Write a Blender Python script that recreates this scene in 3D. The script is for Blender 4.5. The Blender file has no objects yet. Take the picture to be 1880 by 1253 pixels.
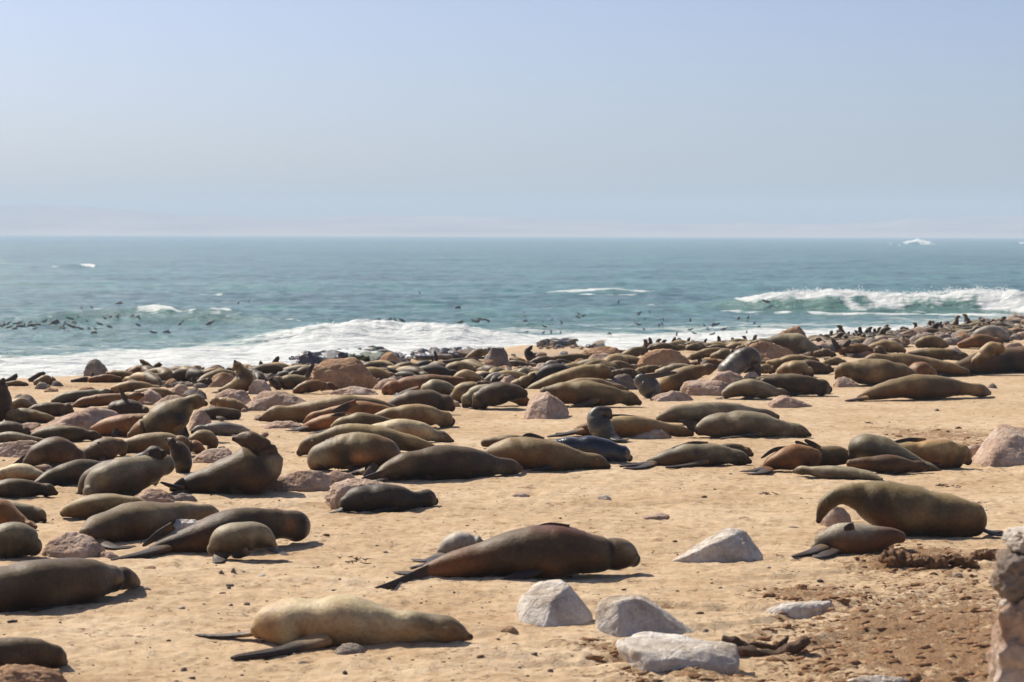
import bpy, bmesh, math, random
import numpy as np
from mathutils import Vector, Matrix

random.seed(7); np.random.seed(7)
R = math.radians
scene = bpy.context.scene
COL = scene.collection

# ------------------------------------------------------------ camera, sky, sun, exposure
F = 4178.0                     # focal length in pixels of the 1880 px wide photograph (80 mm)
CAM_H = 2.87
PITCH = math.atan(195.5 / F)
ROLL = R(0.14)
cam_data = bpy.data.cameras.new('camera')
cam = bpy.data.objects.new('camera', cam_data); COL.objects.link(cam)
cam.location = (0, 0, CAM_H)
CAM_ROT = Matrix.Rotation(R(90) - PITCH, 3, 'X') @ Matrix.Rotation(ROLL, 3, 'Z')
cam.rotation_euler = CAM_ROT.to_euler()
cam_data.sensor_width = 36.0
cam_data.lens = 36.0 * F / 1880
cam_data.clip_start = 0.1; cam_data.clip_end = 20000
cam_data.dof.use_dof = True
cam_data.dof.focus_distance = 27.0
cam_data.dof.aperture_fstop = 4.0
scene.camera = cam

SUN_EL, SUN_AZ = R(45), math.atan2(-0.70, 0.71)      # azimuth measured from +Y towards +X
world = bpy.data.worlds.new('World'); scene.world = world
world.use_nodes = True
wn = world.node_tree.nodes; wl = world.node_tree.links
bg = wn['Background']
sky = wn.new('ShaderNodeTexSky'); sky.sky_type = 'NISHITA'; sky.sun_disc = False
sky.sun_elevation = SUN_EL; sky.sun_rotation = SUN_AZ
sky.air_density = 0.6; sky.dust_density = 1.8; sky.ozone_density = 2.0; sky.altitude = 0
tint = wn.new('ShaderNodeVectorMath'); tint.operation = 'MULTIPLY'; tint.inputs[1].default_value = (0.98, 0.98, 1.06)
wl.new(sky.outputs[0], tint.inputs[0]); wl.new(tint.outputs[0], bg.inputs[0])
bg.inputs[1].default_value = 0.092
sd = bpy.data.lights.new('sun', 'SUN'); sd.energy = 5.0; sd.angle = R(0.5); sd.color = (1.0, 0.92, 0.78)
sun = bpy.data.objects.new('sun', sd); COL.objects.link(sun)
sdir = Vector((math.sin(SUN_AZ) * math.cos(SUN_EL), math.cos(SUN_AZ) * math.cos(SUN_EL), math.sin(SUN_EL)))
sun.rotation_euler = (-sdir).to_track_quat('-Z', 'Y').to_euler()
sun.location = (-20, 10, 30)
vs = scene.view_settings
vs.view_transform = 'Standard'; vs.look = 'None'; vs.exposure = 0.37; vs.gamma = 1.0
vs.use_curve_mapping = False
scene.cycles.use_denoising = True
scene.cycles.max_bounces = 6
scene.cycles.volume_bounces = 1

# ------------------------------------------------------------ numpy noise
_rng = np.random.RandomState(3)
_perm = np.concatenate([_rng.permutation(256)] * 3)
_grad = _rng.normal(size=(256, 3)); _grad /= np.linalg.norm(_grad, axis=1)[:, None]
def pnoise(x, y, z=None):
    x = np.asarray(x, float); y = np.asarray(y, float)
    z = np.zeros_like(x) + 0.37 if z is None else np.asarray(z, float)
    xi = np.floor(x).astype(int); yi = np.floor(y).astype(int); zi = np.floor(z).astype(int)
    xf = x - xi; yf = y - yi; zf = z - zi
    f = lambda t: t * t * t * (t * (t * 6 - 15) + 10)
    u, v, w = f(xf), f(yf), f(zf)
    def g(i, j, k):
        h = _perm[_perm[_perm[(xi + i) & 255] + ((yi + j) & 255)] + ((zi + k) & 255)]
        gg = _grad[h]
        return gg[..., 0] * (xf - i) + gg[..., 1] * (yf - j) + gg[..., 2] * (zf - k)
    l = lambda a, b, t: a + t * (b - a)
    return 1.6 * l(l(l(g(0,0,0), g(1,0,0), u), l(g(0,1,0), g(1,1,0), u), v),
                   l(l(g(0,0,1), g(1,0,1), u), l(g(0,1,1), g(1,1,1), u), v), w)
def fbm(x, y, z=None, octaves=4, gain=0.5):
    s = 0; a = 1.0; f = 1.0
    for o in range(octaves):
        s = s + a * pnoise(np.asarray(x) * f + 17.3 * o, np.asarray(y) * f - 9.1 * o, None if z is None else np.asarray(z) * f + 4.7 * o)
        a *= gain; f *= 2.03
    return s
def sstep(a, b, x):
    t = np.clip((np.asarray(x, float) - a) / (b - a), 0, 1); return t * t * (3 - 2 * t)

# ------------------------------------------------------------ the lie of the land
SEA = -1.65
CX = np.array([-40, -9.9, -7.2, -4.9, -3.0, -0.5, 2.1, 4.1, 6.5, 9.1, 12.2, 17.2, 24, 60], float)
CY = np.array([36, 44.1, 47.0, 48.8, 51.0, 52.5, 54.0, 56.8, 59.0, 62.5, 68.0, 78.0, 92, 150], float)
_tr = random.Random(9)
TRAILS = []
for _ in range(16):
    _y = _tr.uniform(14.5, 30); _x = _tr.uniform(-.2, .24) * _y; _a = _tr.uniform(-.7, .7); _l = _tr.uniform(2.5, 6)
    TRAILS.append((_x, _y, _x + _l * math.cos(_a), _y + _l * math.sin(_a), _tr.uniform(.10, .2)))
def crest(x): return np.interp(x, CX, CY)
def ground_z(x, y, fine=False):
    x = np.asarray(x, float); y = np.asarray(y, float)
    c = crest(x)
    z = 0.035 * pnoise(x * 0.35 + 3, y * 0.22) + 0.018 * pnoise(x * 1.1, y * 0.8 + 5)
    z = z * sstep(0, 6, y)
    over = np.maximum(y - c, 0)
    drop = -0.105 * (np.sqrt(over * over + 4.0) - 2.0)
    z = z + drop
    # low spit of wet sand and tidal shelf just above the water
    sp = np.exp(-((x - 1.4) / 3.4) ** 4 - ((y - 82.5) / 6.5) ** 4)
    z = np.maximum(z, -1.22 - 1.9 * (1 - sp))
    sh = np.exp(-((x + 4.2) / 4.6) ** 4 - ((y - 80) / 8.5) ** 4)
    z = np.maximum(z, -1.58 - 2.0 * (1 - sh))
    z = np.maximum(z, -3.2)
    if fine:
        near = 1 - sstep(26, 44, y)
        for (ax, ay, bx, by, w) in TRAILS:
            ux, uy = bx - ax, by - ay; L = math.hypot(ux, uy); ux /= L; uy /= L
            s_ = (x - ax) * ux + (y - ay) * uy; q = np.abs((x - ax) * -uy + (y - ay) * ux + 0.18 * np.sin(s_ * 1.3 + ax)) / w
            m_ = sstep(-.3, .5, s_) * sstep(L + .3, L - .5, s_)
            z = z + m_ * (-0.026 * np.exp(-q ** 4) + 0.014 * np.exp(-((q - 1.35) / .3) ** 2))
        z = z + (0.018 * fbm(x * 0.9 + 20, y * 3.2, octaves=3) + 0.013 * fbm(x * 2.6, y * 2.6, octaves=3) + 0.012 * np.abs(fbm(x * 7, y * 5, octaves=3)) - 0.018 * sstep(0.45, 0.8, pnoise(x * 4.1, y * 3.1 + 40))) * (0.35 + 0.65 * near) * sstep(0, 6, y)
    return z

def ray(px, py):
    v = CAM_ROT @ Vector(((px - 940) / F, (626.5 - py) / F, -1.0))
    return v / v.y                                   # per metre of distance along +Y
_ds = np.arange(8.0, 400.0, 0.1)
def hit(px, py, lowest=None):
    """the distance at which the line of sight through a pixel meets the ground"""
    r = ray(px, py)
    z = CAM_H + r.z * _ds
    g = ground_z(r.x * _ds, _ds)
    if lowest is not None: g = np.maximum(g, lowest)
    k = np.nonzero(z < g)[0]
    return float(_ds[k[0]]) if len(k) else 200.0
def at(px, py, d):
    r = ray(px, py)
    return np.array([r.x * d, d, CAM_H + r.z * d])

# ------------------------------------------------------------ object helpers
def mesh_from(name, verts, faces, mat=None, smooth=True, cols=None, attrs=None):
    me = bpy.data.meshes.new(name)
    verts = np.asarray(verts, np.float32)
    if isinstance(faces, np.ndarray):
        n, k = faces.shape
        me.vertices.add(len(verts)); me.vertices.foreach_set('co', verts.ravel())
        me.loops.add(n * k); me.loops.foreach_set('vertex_index', faces.astype(np.int32).ravel())
        me.polygons.add(n); me.polygons.foreach_set('loop_start', np.arange(0, n * k, k, dtype=np.int32))
        me.update(calc_edges=True)
    else:
        me.from_pydata(verts.tolist(), [], faces); me.update()
    if smooth: me.polygons.foreach_set('use_smooth', np.ones(len(me.polygons), bool))
    if cols is not None:
        a = me.color_attributes.new('Col', 'FLOAT_COLOR', 'POINT')
        c = np.ones((len(verts), 4), np.float32); c[:, :3] = cols
        a.data.foreach_set('color', c.ravel())
    for k, v in (attrs or {}).items():
        a = me.attributes.new(k, 'FLOAT', 'POINT'); a.data.foreach_set('value', np.asarray(v, np.float32))
    if mat: me.materials.append(mat)
    return me
def link(name, me, loc=(0, 0, 0), parent=None):
    o = bpy.data.objects.new(name, me); COL.objects.link(o); o.location = [float(v) for v in loc]
    if parent: o.parent = parent
    return o
def tag(o, label=None, cat=None, group=None, kind=None):
    if label: o['label'] = label
    if cat: o['category'] = cat
    if group: o['group'] = group
    if kind: o['kind'] = kind
    return o
def grid_faces(nr, nc, wrap=False):
    i = np.arange(nr - 1)[:, None]; j = np.arange(nc if wrap else nc - 1)[None, :]
    a = i * nc + j; b = i * nc + (j + 1) % nc
    return np.stack([a, b, b + nc, a + nc], -1).reshape(-1, 4)

# ------------------------------------------------------------ materials
def new_mat(name):
    m = bpy.data.materials.new(name); m.use_nodes = True
    return m, m.node_tree.nodes, m.node_tree.links, m.node_tree.nodes['Principled BSDF']
def N(ns, t, **kw):
    n = ns.new(t)
    for k, v in kw.items():
        if isinstance(k, str) and hasattr(n, k): setattr(n, k, v)
    return n
def noise(ns, ls, scale, detail=4, rough=0.55, vec=None, dist=0.0):
    n = ns.new('ShaderNodeTexNoise'); n.inputs['Scale'].default_value = scale
    n.inputs['Detail'].default_value = detail; n.inputs['Roughness'].default_value = rough
    n.inputs['Distortion'].default_value = dist
    if vec: ls.new(vec, n.inputs['Vector'])
    return n
def ramp(ns, ls, fac, stops):
    r = ns.new('ShaderNodeValToRGB'); e = r.color_ramp.elements
    e[0].position, e[0].color = stops[0][0], (*stops[0][1], 1)
    e[1].position, e[1].color = stops[-1][0], (*stops[-1][1], 1)
    for p, c in stops[1:-1]:
        q = e.new(p); q.color = (*c, 1)
    ls.new(fac, r.inputs[0]); return r
def mixc(ns, ls, fac, a, b, mode='MIX'):
    m = ns.new('ShaderNodeMix'); m.data_type = 'RGBA'; m.blend_type = mode
    for s, v in ((m.inputs[0], fac), (m.inputs[6], a), (m.inputs[7], b)):
        if isinstance(v, (int, float)): s.default_value = v
        elif isinstance(v, tuple): s.default_value = (*v, 1)
        else: ls.new(v, s)
    return m.outputs[2]
def math_(ns, ls, op, a, b=None, clamp=False):
    m = ns.new('ShaderNodeMath'); m.operation = op; m.use_clamp = clamp
    for s, v in ((m.inputs[0], a), (m.inputs[1], b)):
        if v is None: continue
        if isinstance(v, (int, float)): s.default_value = v
        else: ls.new(v, s)
    return m.outputs[0]
def bump(ns, ls, h, strength, dist, bsdf, prev=None):
    b = ns.new('ShaderNodeBump'); b.inputs['Strength'].default_value = strength
    b.inputs['Distance'].default_value = dist; ls.new(h, b.inputs['Height'])
    if prev: ls.new(prev, b.inputs['Normal'])
    ls.new(b.outputs[0], bsdf.inputs['Normal']); return b.outputs[0]
def attr(ns, name):
    a = ns.new('ShaderNodeAttribute'); a.attribute_name = name; return a

def sand_material():
    m, ns, ls, b = new_mat('beach_sand')
    co = ns.new('ShaderNodeTexCoord').outputs['Object']
    n1 = noise(ns, ls, 0.5, 5, 0.6, co); n2 = noise(ns, ls, 7, 5, 0.65, co); n3 = noise(ns, ls, 60, 4, 0.7, co)
    c = ramp(ns, ls, n1.outputs[0], [(0.3, (0.42, 0.292, 0.175)), (0.5, (0.51, 0.376, 0.238)), (0.72, (0.59, 0.46, 0.315))]).outputs[0]
    c2 = ramp(ns, ls, n2.outputs[0], [(0.32, (0.72, 0.66, 0.60)), (0.55, (1, 1, 1)), (0.8, (1.08, 1.08, 1.1))]).outputs[0]
    c = mixc(ns, ls, 1.0, c, c2, 'MULTIPLY')
    # rusty brown droppings and shed fur trodden into the sand
    br = attr(ns, 'brown').outputs['Fac']
    n4 = noise(ns, ls, 3.2, 6, 0.75, co); n5 = noise(ns, ls, 16, 5, 0.7, co)
    bm = math_(ns, ls, 'ADD', br, math_(ns, ls, 'MULTIPLY', math_(ns, ls, 'SUBTRACT', n4.outputs[0], 0.5), 3.4))
    bm = math_(ns, ls, 'ADD', bm, math_(ns, ls, 'MULTIPLY', math_(ns, ls, 'SUBTRACT', n5.outputs[0], 0.5), 3.4))
    bm = math_(ns, ls, 'MULTIPLY', math_(ns, ls, 'SUBTRACT', bm, 0.40), 2.6, True)
    bm = math_(ns, ls, 'MULTIPLY', bm, 0.8)
    bc = ramp(ns, ls, n3.outputs[0], [(0.3, (0.19, 0.09, 0.038)), (0.5, (0.36, 0.20, 0.10)), (0.7, (0.48, 0.31, 0.175))]).outputs[0]
    c = mixc(ns, ls, bm, c, bc)
    n6 = noise(ns, ls, 1.7, 6, 0.7, co); n7 = noise(ns, ls, 26, 3, 0.6, co)
    c = mixc(ns, ls, math_(ns, ls, 'MULTIPLY', math_(ns, ls, 'SUBTRACT', n6.outputs[0], 0.52), 3.0, True), c, (0.44, 0.285, 0.155))
    c = mixc(ns, ls, math_(ns, ls, 'MULTIPLY', math_(ns, ls, 'SUBTRACT', n7.outputs[0], 0.66), 6.0, True), c, (0.20, 0.12, 0.065))
    wet = attr(ns, 'wet').outputs['Fac']
    c = mixc(ns, ls, wet, c, (0.34, 0.27, 0.20))
    ls.new(c, b.inputs['Base Color'])
    rr = math_(ns, ls, 'SUBTRACT', 0.95, math_(ns, ls, 'MULTIPLY', wet, 0.5)); ls.new(rr, b.inputs['Roughness'])
    b.inputs['Specular IOR Level'].default_value = 0.15
    h = math_(ns, ls, 'ADD', math_(ns, ls, 'MULTIPLY', n3.outputs[0], 0.25), n2.outputs[0])
    p = bump(ns, ls, h, 0.75, 0.04, b)
    bump(ns, ls, math_(ns, ls, 'MULTIPLY', bm, n3.outputs[0]), 0.8, 0.03, b, p)
    return m
def rock_material(name, stops, blotch, blot_amt, rough=0.85, bumps=0.9, spec=0.2):
    m, ns, ls, b = new_mat(name)
    co = ns.new('ShaderNodeTexCoord').outputs['Object']
    oi = ns.new('ShaderNodeObjectInfo')
    mp = ns.new('ShaderNodeVectorMath'); mp.operation = 'ADD'; ls.new(co, mp.inputs[0])
    cx = ns.new('ShaderNodeCombineXYZ'); ls.new(math_(ns, ls, 'MULTIPLY', oi.outputs['Random'], 50), cx.inputs[0]); ls.new(cx.outputs[0], mp.inputs[1])
    v = mp.outputs[0]
    n1 = noise(ns, ls, 2.6, 8, 0.65, v); n2 = noise(ns, ls, 14, 8, 0.7, v); n3 = noise(ns, ls, 1.3, 5, 0.6, v, 0.6)
    c = ramp(ns, ls, n1.outputs[0], stops).outputs[0]
    c = mixc(ns, ls, math_(ns, ls, 'MULTIPLY', math_(ns, ls, 'SUBTRACT', n3.outputs[0], 0.52), 6 * blot_amt, True), c, blotch)
    k = ramp(ns, ls, n2.outputs[0], [(0.3, (0.62, 0.60, 0.60)), (0.55, (1, 1, 1)), (0.75, (1.1, 1.1, 1.1))]).outputs[0]
    c = mixc(ns, ls, 1.0, c, k, 'MULTIPLY')
    ls.new(c, b.inputs['Base Color']); b.inputs['Roughness'].default_value = rough
    b.inputs['Specular IOR Level'].default_value = spec
    p = bump(ns, ls, n1.outputs[0], 0.4 * bumps, 0.08, b)
    vo = ns.new('ShaderNodeTexVoronoi'); vo.feature = 'DISTANCE_TO_EDGE'; vo.inputs['Scale'].default_value = 5
    mx = mixc(ns, ls, 0.12, v, n1.outputs['Color']); ls.new(mx, vo.inputs['Vector'])
    cr = math_(ns, ls, 'MULTIPLY', math_(ns, ls, 'MINIMUM', vo.outputs['Distance'], 0.06), 8)
    h = math_(ns, ls, 'ADD', n2.outputs[0], math_(ns, ls, 'MULTIPLY', cr, 0.35))
    bump(ns, ls, h, 0.75 * bumps, 0.035, b, p)
    return m
M = {}
M['sand'] = sand_material()
M['pink'] = rock_material('pinkish_rock', [(0.3, (0.31, 0.195, 0.135)), (0.5, (0.48, 0.335, 0.245)), (0.7, (0.60, 0.47, 0.375))], (0.64, 0.56, 0.48), 0.6, bumps=1.2)
M['tan'] = rock_material('tan_rock', [(0.3, (0.27, 0.14, 0.07)), (0.5, (0.43, 0.255, 0.145)), (0.72, (0.54, 0.36, 0.22))], (0.52, 0.39, 0.28), 0.4, bumps=1.2)
M['white'] = rock_material('chalky_rock', [(0.3, (0.42, 0.33, 0.24)), (0.5, (0.66, 0.59, 0.51)), (0.7, (0.80, 0.76, 0.70))], (0.46, 0.34, 0.23), 0.7, bumps=1.2)
M['grey'] = rock_material('grey_rock', [(0.3, (0.13, 0.10, 0.08)), (0.5, (0.25, 0.20, 0.165)), (0.7, (0.38, 0.32, 0.27))], (0.36, 0.25, 0.18), 0.5, bumps=1.2)
M['wet'] = rock_material('wet_shore_rock', [(0.3, (0.035, 0.032, 0.04)), (0.5, (0.075, 0.07, 0.08)), (0.7, (0.15, 0.125, 0.13))], (0.17, 0.09, 0.08), 0.5, 0.22, 1.0, 0.6)
M['green'] = rock_material('algae_rock', [(0.3, (0.02, 0.045, 0.012)), (0.5, (0.05, 0.10, 0.03)), (0.7, (0.07, 0.08, 0.06))], (0.07, 0.07, 0.07), 0.5, 0.35, 1.0, 0.5)

def fur_material():
    m, ns, ls, b = new_mat('seal_fur')
    co = ns.new('ShaderNodeTexCoord').outputs['Object']
    ca = attr(ns, 'Col'); wet = attr(ns, 'wet').outputs['Fac']
    n1 = noise(ns, ls, 4.5, 6, 0.65, co); n2 = noise(ns, ls, 90, 4, 0.75, co); n3 = noise(ns, ls, 28, 5, 0.7, co)
    k = ramp(ns, ls, n1.outputs[0], [(0.25, (0.68, 0.64, 0.60)), (0.5, (1, 1, 1)), (0.75, (1.28, 1.26, 1.22))]).outputs[0]
    c = mixc(ns, ls, 1.0, ca.outputs['Color'], k, 'MULTIPLY')
    k2 = ramp(ns, ls, n2.outputs[0], [(0.3, (0.86, 0.86, 0.86)), (0.7, (1.12, 1.12, 1.12))]).outputs[0]
    c = mixc(ns, ls, 1.0, c, k2, 'MULTIPLY')
    k3 = ramp(ns, ls, n3.outputs[0], [(0.28, (0.72, 0.70, 0.68)), (0.5, (1, 1, 1)), (0.72, (1.25, 1.22, 1.18))]).outputs[0]
    c = mixc(ns, ls, 1.0, c, k3, 'MULTIPLY')
    ls.new(c, b.inputs['Base Color'])
    ls.new(math_(ns, ls, 'SUBTRACT', 0.50, math_(ns, ls, 'MULTIPLY', wet, 0.33)), b.inputs['Roughness'])
    ls.new(math_(ns, ls, 'ADD', 0.25, math_(ns, ls, 'MULTIPLY', wet, 0.3)), b.inputs['Specular IOR Level'])
    b.inputs['Sheen Weight'].default_value = 0.20; b.inputs['Sheen Roughness'].default_value = 0.35
    ls.new(mixc(ns, ls, 0.75, c, (0.95, 0.82, 0.62)), b.inputs['Sheen Tint'])
    h = math_(ns, ls, 'ADD', n3.outputs[0], math_(ns, ls, 'MULTIPLY', n2.outputs[0], 0.3))
    p = bump(ns, ls, h, 0.5, 0.014, b)
    return m
M['fur'] = fur_material()
m, ns, ls, b = new_mat('eye_black'); b.inputs['Base Color'].default_value = (0.012, 0.009, 0.008, 1); b.inputs['Roughness'].default_value = 0.12; M['eye'] = m

# ------------------------------------------------------------ ground
def fan_grid(ys, frac, ncols, far_x):
    t = np.linspace(-1, 1, ncols)
    ext = np.array([1.15, 1.6, 2.5, 5, 12])
    X = []
    for y in ys:
        w = max(frac * abs(y), 2.6)
        core = t * w
        side = w * ext; side = np.minimum(side, np.linspace(w * 1.1, far_x, 5)) if w * 12 > far_x else side
        side[-1] = max(far_x, w * 1.2)
        X.append(np.concatenate([-side[::-1], core, side]))
    return np.array(X)
def brown_mask(x, y):
    d = np.maximum(y, 1); px = 940 + F * x / d; py = 431 + F * CAM_H / d
    m = np.zeros_like(px)
    def blob(cx, cy, rx, ry, a=1.0):
        nonlocal m
        m = np.maximum(m, a * np.exp(-(((px - cx) / rx) ** 2 + ((py - cy) / ry) ** 2) ** 1.3))
    blob(1760, 1180, 330, 105, 1.0); blob(1500, 1090, 130, 16, .85); blob(1690, 1035, 130, 28, .95)
    blob(1150, 1195, 90, 22, .75); blob(1300, 1245, 200, 16, .6); blob(1730, 800, 110, 14, .75)
    blob(1840, 820, 90, 18, .6); blob(1350, 765, 60, 6, .5); blob(1620, 785, 60, 5, .4); blob(100, 712, 80, 5, .5)
    blob(520, 985, 90, 16, .28); blob(1700, 930, 80, 10, .3); blob(60, 905, 120, 14, .3); blob(700, 745, 260, 14, .35)
    return m
def build_ground():
    s = np.linspace(1 / 10.5, 1 / 100.0, 470)
    ys = np.concatenate([[-400, -120, -40, -12, -3, 2, 5, 8], 1 / s, [104, 110, 120, 140]])
    X = fan_grid(ys, 0.27, 520, 400.0)
    Y = np.repeat(ys[:, None], X.shape[1], 1)
    Z = ground_z(X, Y, True)
    br = brown_mask(X, Y)
    px = fbm(X * 12, Y * 9, octaves=3)
    Z = Z + np.clip(br * 1.4 - 0.35 + 0.6 * px, 0, 1) * (0.012 + 0.030 * np.abs(fbm(X * 8, Y * 6 + 3, octaves=4))) * (Y > 8)
    wet = sstep(-0.9, -1.4, Z) * (1 - np.exp(-((X - 1.3) / 4.0) ** 2 - ((Y - 82.5) / 4.2) ** 2))
    me = mesh_from('beach', np.stack([X, Y, Z], -1).reshape(-1, 3), grid_faces(*X.shape), M['sand'],
                   attrs={'brown': br.ravel(), 'wet': wet.ravel()})
    return tag(link('beach_ground', me), kind='structure')
build_ground()

# ------------------------------------------------------------ the sea
def water_material():
    m, ns, ls, b = new_mat('sea_water')
    co = ns.new('ShaderNodeTexCoord').outputs['Object']
    fo = attr(ns, 'foam').outputs['Fac']; sh = attr(ns, 'shallow').outputs['Fac']; cr = attr(ns, 'thin').outputs['Fac']
    mp = ns.new('ShaderNodeMapping'); mp.inputs['Scale'].default_value = (0.45, 1.0, 1.0); ls.new(co, mp.inputs[0]); v = mp.outputs[0]
    big = noise(ns, ls, 0.035, 5, 0.6, v); mid = noise(ns, ls, 0.35, 6, 0.65, v); fin = noise(ns, ls, 2.2, 6, 0.7, v)
    c = ramp(ns, ls, big.outputs[0], [(0.3, (0.022, 0.090, 0.084)), (0.5, (0.042, 0.140, 0.124)), (0.7, (0.07, 0.19, 0.16))]).outputs[0]
    mv = ns.new('ShaderNodeMapping'); mv.inputs['Scale'].default_value = (1.7, 0.36, 1.0); ls.new(co, mv.inputs[0])
    rip = noise(ns, ls, 0.33, 9, 0.78, mv.outputs[0])
    mk = ramp(ns, ls, rip.outputs[0], [(0.34, (0.42, 0.50, 0.54)), (0.5, (1, 1, 1)), (0.66, (1.9, 1.7, 1.55))]).outputs[0]
    c = mixc(ns, ls, 1.0, c, mk, 'MULTIPLY')
    mk2 = ramp(ns, ls, fin.outputs[0], [(0.35, (0.66, 0.70, 0.72)), (0.5, (1, 1, 1)), (0.64, (1.45, 1.38, 1.3))]).outputs[0]
    c = mixc(ns, ls, 1.0, c, mk2, 'MULTIPLY')
    c = mixc(ns, ls, sh, c, (0.13, 0.24, 0.225))
    c = mixc(ns, ls, cr, c, (0.11, 0.215, 0.175))
    # foam: attribute broken up by streaky noise
    mq = ns.new('ShaderNodeMapping'); mq.inputs['Scale'].default_value = (0.22, 0.9, 1.0); ls.new(co, mq.inputs[0])
    f1 = noise(ns, ls, 0.8, 8, 0.72, mq.outputs[0], 0.4); f2 = noise(ns, ls, 4.0, 6, 0.7, mq.outputs[0])
    t = math_(ns, ls, 'ADD', math_(ns, ls, 'MULTIPLY', math_(ns, ls, 'SUBTRACT', f1.outputs[0], 0.5), 1.7),
              math_(ns, ls, 'MULTIPLY', math_(ns, ls, 'SUBTRACT', f2.outputs[0], 0.5), 0.8))
    t = math_(ns, ls, 'ADD', t, math_(ns, ls, 'MULTIPLY', fo, 1.55))
    f = math_(ns, ls, 'MULTIPLY', math_(ns, ls, 'SUBTRACT', t, 0.56), 2.6, True)
    # sparse whitecaps of the open water
    mw = ns.new('ShaderNodeMapping'); mw.inputs['Scale'].default_value = (1.1, 0.38, 1.0); ls.new(co, mw.inputs[0])
    wc = noise(ns, ls, 0.16, 9, 0.72, mw.outputs[0])
    w = math_(ns, ls, 'MULTIPLY', math_(ns, ls, 'SUBTRACT', wc.outputs[0], 0.715), 9.0, True)
    f = math_(ns, ls, 'MAXIMUM', f, math_(ns, ls, 'MULTIPLY', w, 0.75))
    fc = ramp(ns, ls, f2.outputs[0], [(0.32, (0.42, 0.47, 0.48)), (0.52, (0.62, 0.64, 0.63)), (0.7, (0.74, 0.75, 0.73))]).outputs[0]
    c = mixc(ns, ls, f, c, fc)
    ls.new(c, b.inputs['Base Color'])
    ls.new(math_(ns, ls, 'ADD', 0.16, math_(ns, ls, 'MULTIPLY', f, 0.7)), b.inputs['Roughness'])
    b.inputs['IOR'].default_value = 1.33
    p = bump(ns, ls, mid.outputs[0], 1.0, 0.95, b)
    p = bump(ns, ls, fin.outputs[0], 0.9, 0.18, b, p)
    bump(ns, ls, f2.outputs[0], 0.35, 0.1, b, p)
    return m
M['water'] = water_material()
FX = np.array([-60, -30, -19, -11, 0.2, 7.7, 14.6, 22.5, 29.5, 50]); FY = np.array([74, 80, 84, 93, 101, 106, 112, 121, 128, 150])
def px_to_x(px, d): return (px - 940) / F * d
def build_sea():
    s = np.linspace(1 / 46.0, 1 / 4700.0, 760)
    ys = 1 / s
    X = fan_grid(ys, 0.265, 560, 1.0)
    # far sides
    far = np.maximum(900, ys * 0.45)
    X[:, 0] = -far; X[:, -1] = far
    for k, q in ((1, .8), (2, .6), (3, .4), (4, .2)):
        e = X[:, 5]; X[:, k] = e + (X[:, 0] - e) * q
        e = X[:, -6]; X[:, -1 - k] = e + (X[:, -1] - e) * q
    Y = np.repeat(ys[:, None], X.shape[1], 1)
    fade = 1 - sstep(350, 900, Y)
    Z = SEA + 0.0 * X
    Z += fade * (0.13 * fbm(X * 0.10, Y * 0.28, octaves=3) + 0.09 * fbm(X * 0.6, Y * 1.2 + 9, octaves=3))
    Z += 0.14 * fade * np.sin(Y * 0.16 + 2.2 * pnoise(X * 0.02, Y * 0.02)) * sstep(130, 180, Y)
    foam = np.zeros_like(X); thin = np.zeros_like(X)
    fy = np.interp(X, FX, FY) + 3.0 * fbm(X * 0.08, Y * 0.02, octaves=3)
    foam = np.maximum(foam, 1.0 * sstep(4, -7, Y - fy))
    foam = np.maximum(foam, 0.42 * sstep(22, 0, Y - fy))
    def breaker(xs, yc, amp, foaming, wf, wb, ruff=0.10, glass=1.0, foot=1.0):
        """a swell running in: crest line yc(x), height amp(x), white water where foaming(x)"""
        nonlocal Z, foam, thin
        a = np.interp(X, xs, amp, left=amp[0], right=amp[-1]); c = np.interp(X, xs, yc) + 0.8 * pnoise(X * 0.25, X * 0 + 3.3)
        a = a * (1 + 0.16 * fbm(X * 0.45, X * 0 + 8.1, octaves=3))
        u = Y - c
        g = np.where(u < 0, np.exp(-(u / wf) ** 2), np.exp(-(u / wb) ** 2))
        fo = np.interp(X, xs, foaming)
        edge = fo + 0.35 * fbm(X * 0.5, Y * 0.25, octaves=3)
        Z = Z + a * g + np.clip(edge, 0, 1) * g * ruff * fbm(X * 1.4, Y * 1.6, octaves=5, gain=0.6)
        edge2 = edge + 0.26 * fbm(X * 0.8 + 0.3 * u, u * 0.4, octaves=4); whole = sstep(0.25, 0.95, edge2)
        lip = np.exp(-((u - 0.2) / (1.2 + wf * 0.25 + 0.5 * pnoise(X * 1.3, X * 0 + 2.2))) ** 2) * sstep(0.12, 0.3, edge)
        face = np.where(u < 0, np.exp(-(u / (wf * 2.4)) ** 2), np.exp(-(u / (wb * .8)) ** 2)) * whole
        foam = np.maximum(foam, np.maximum(lip, face) * np.clip(a * 6, 0, 1))
        foam = np.maximum(foam, foot * 0.75 * np.exp(-((u + wf * 2.6) / 1.6) ** 2) * sstep(0.1, 0.4, edge))   # churned line at the foot
        foam = np.maximum(foam, 0.45 * sstep(0, 3, u) * np.exp(-(u / 10) ** 2) * sstep(0.1, 0.5, edge))
        thin = np.maximum(thin, glass * np.exp(-((u + wf * 0.55) / (wf * 0.8)) ** 2) * (1 - whole) * np.clip(a, 0, 1))
    d = 138.0
    P = lambda *a: [px_to_x(v, d) for v in a]
    breaker(P(1150, 1300, 1400, 1450, 1500, 1560, 1640, 1700, 1760, 1800, 1880, 2050, 2300),
            [146, 141, 139, 138.5, 138, 138, 138, 137, 137, 137, 135.5, 134, 132], [0, .30, .85, 1.15, 1.2, 1.15, 1.0, .95, 1.2, 1.25, 1.05, .9, .5],
            [0, 0, .36, .42, .45, .62, .85, .5, .45, .8, 1, .95, .5], 2.4, 5.5, 0.2, 1.0)
    d = 95.0
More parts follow.
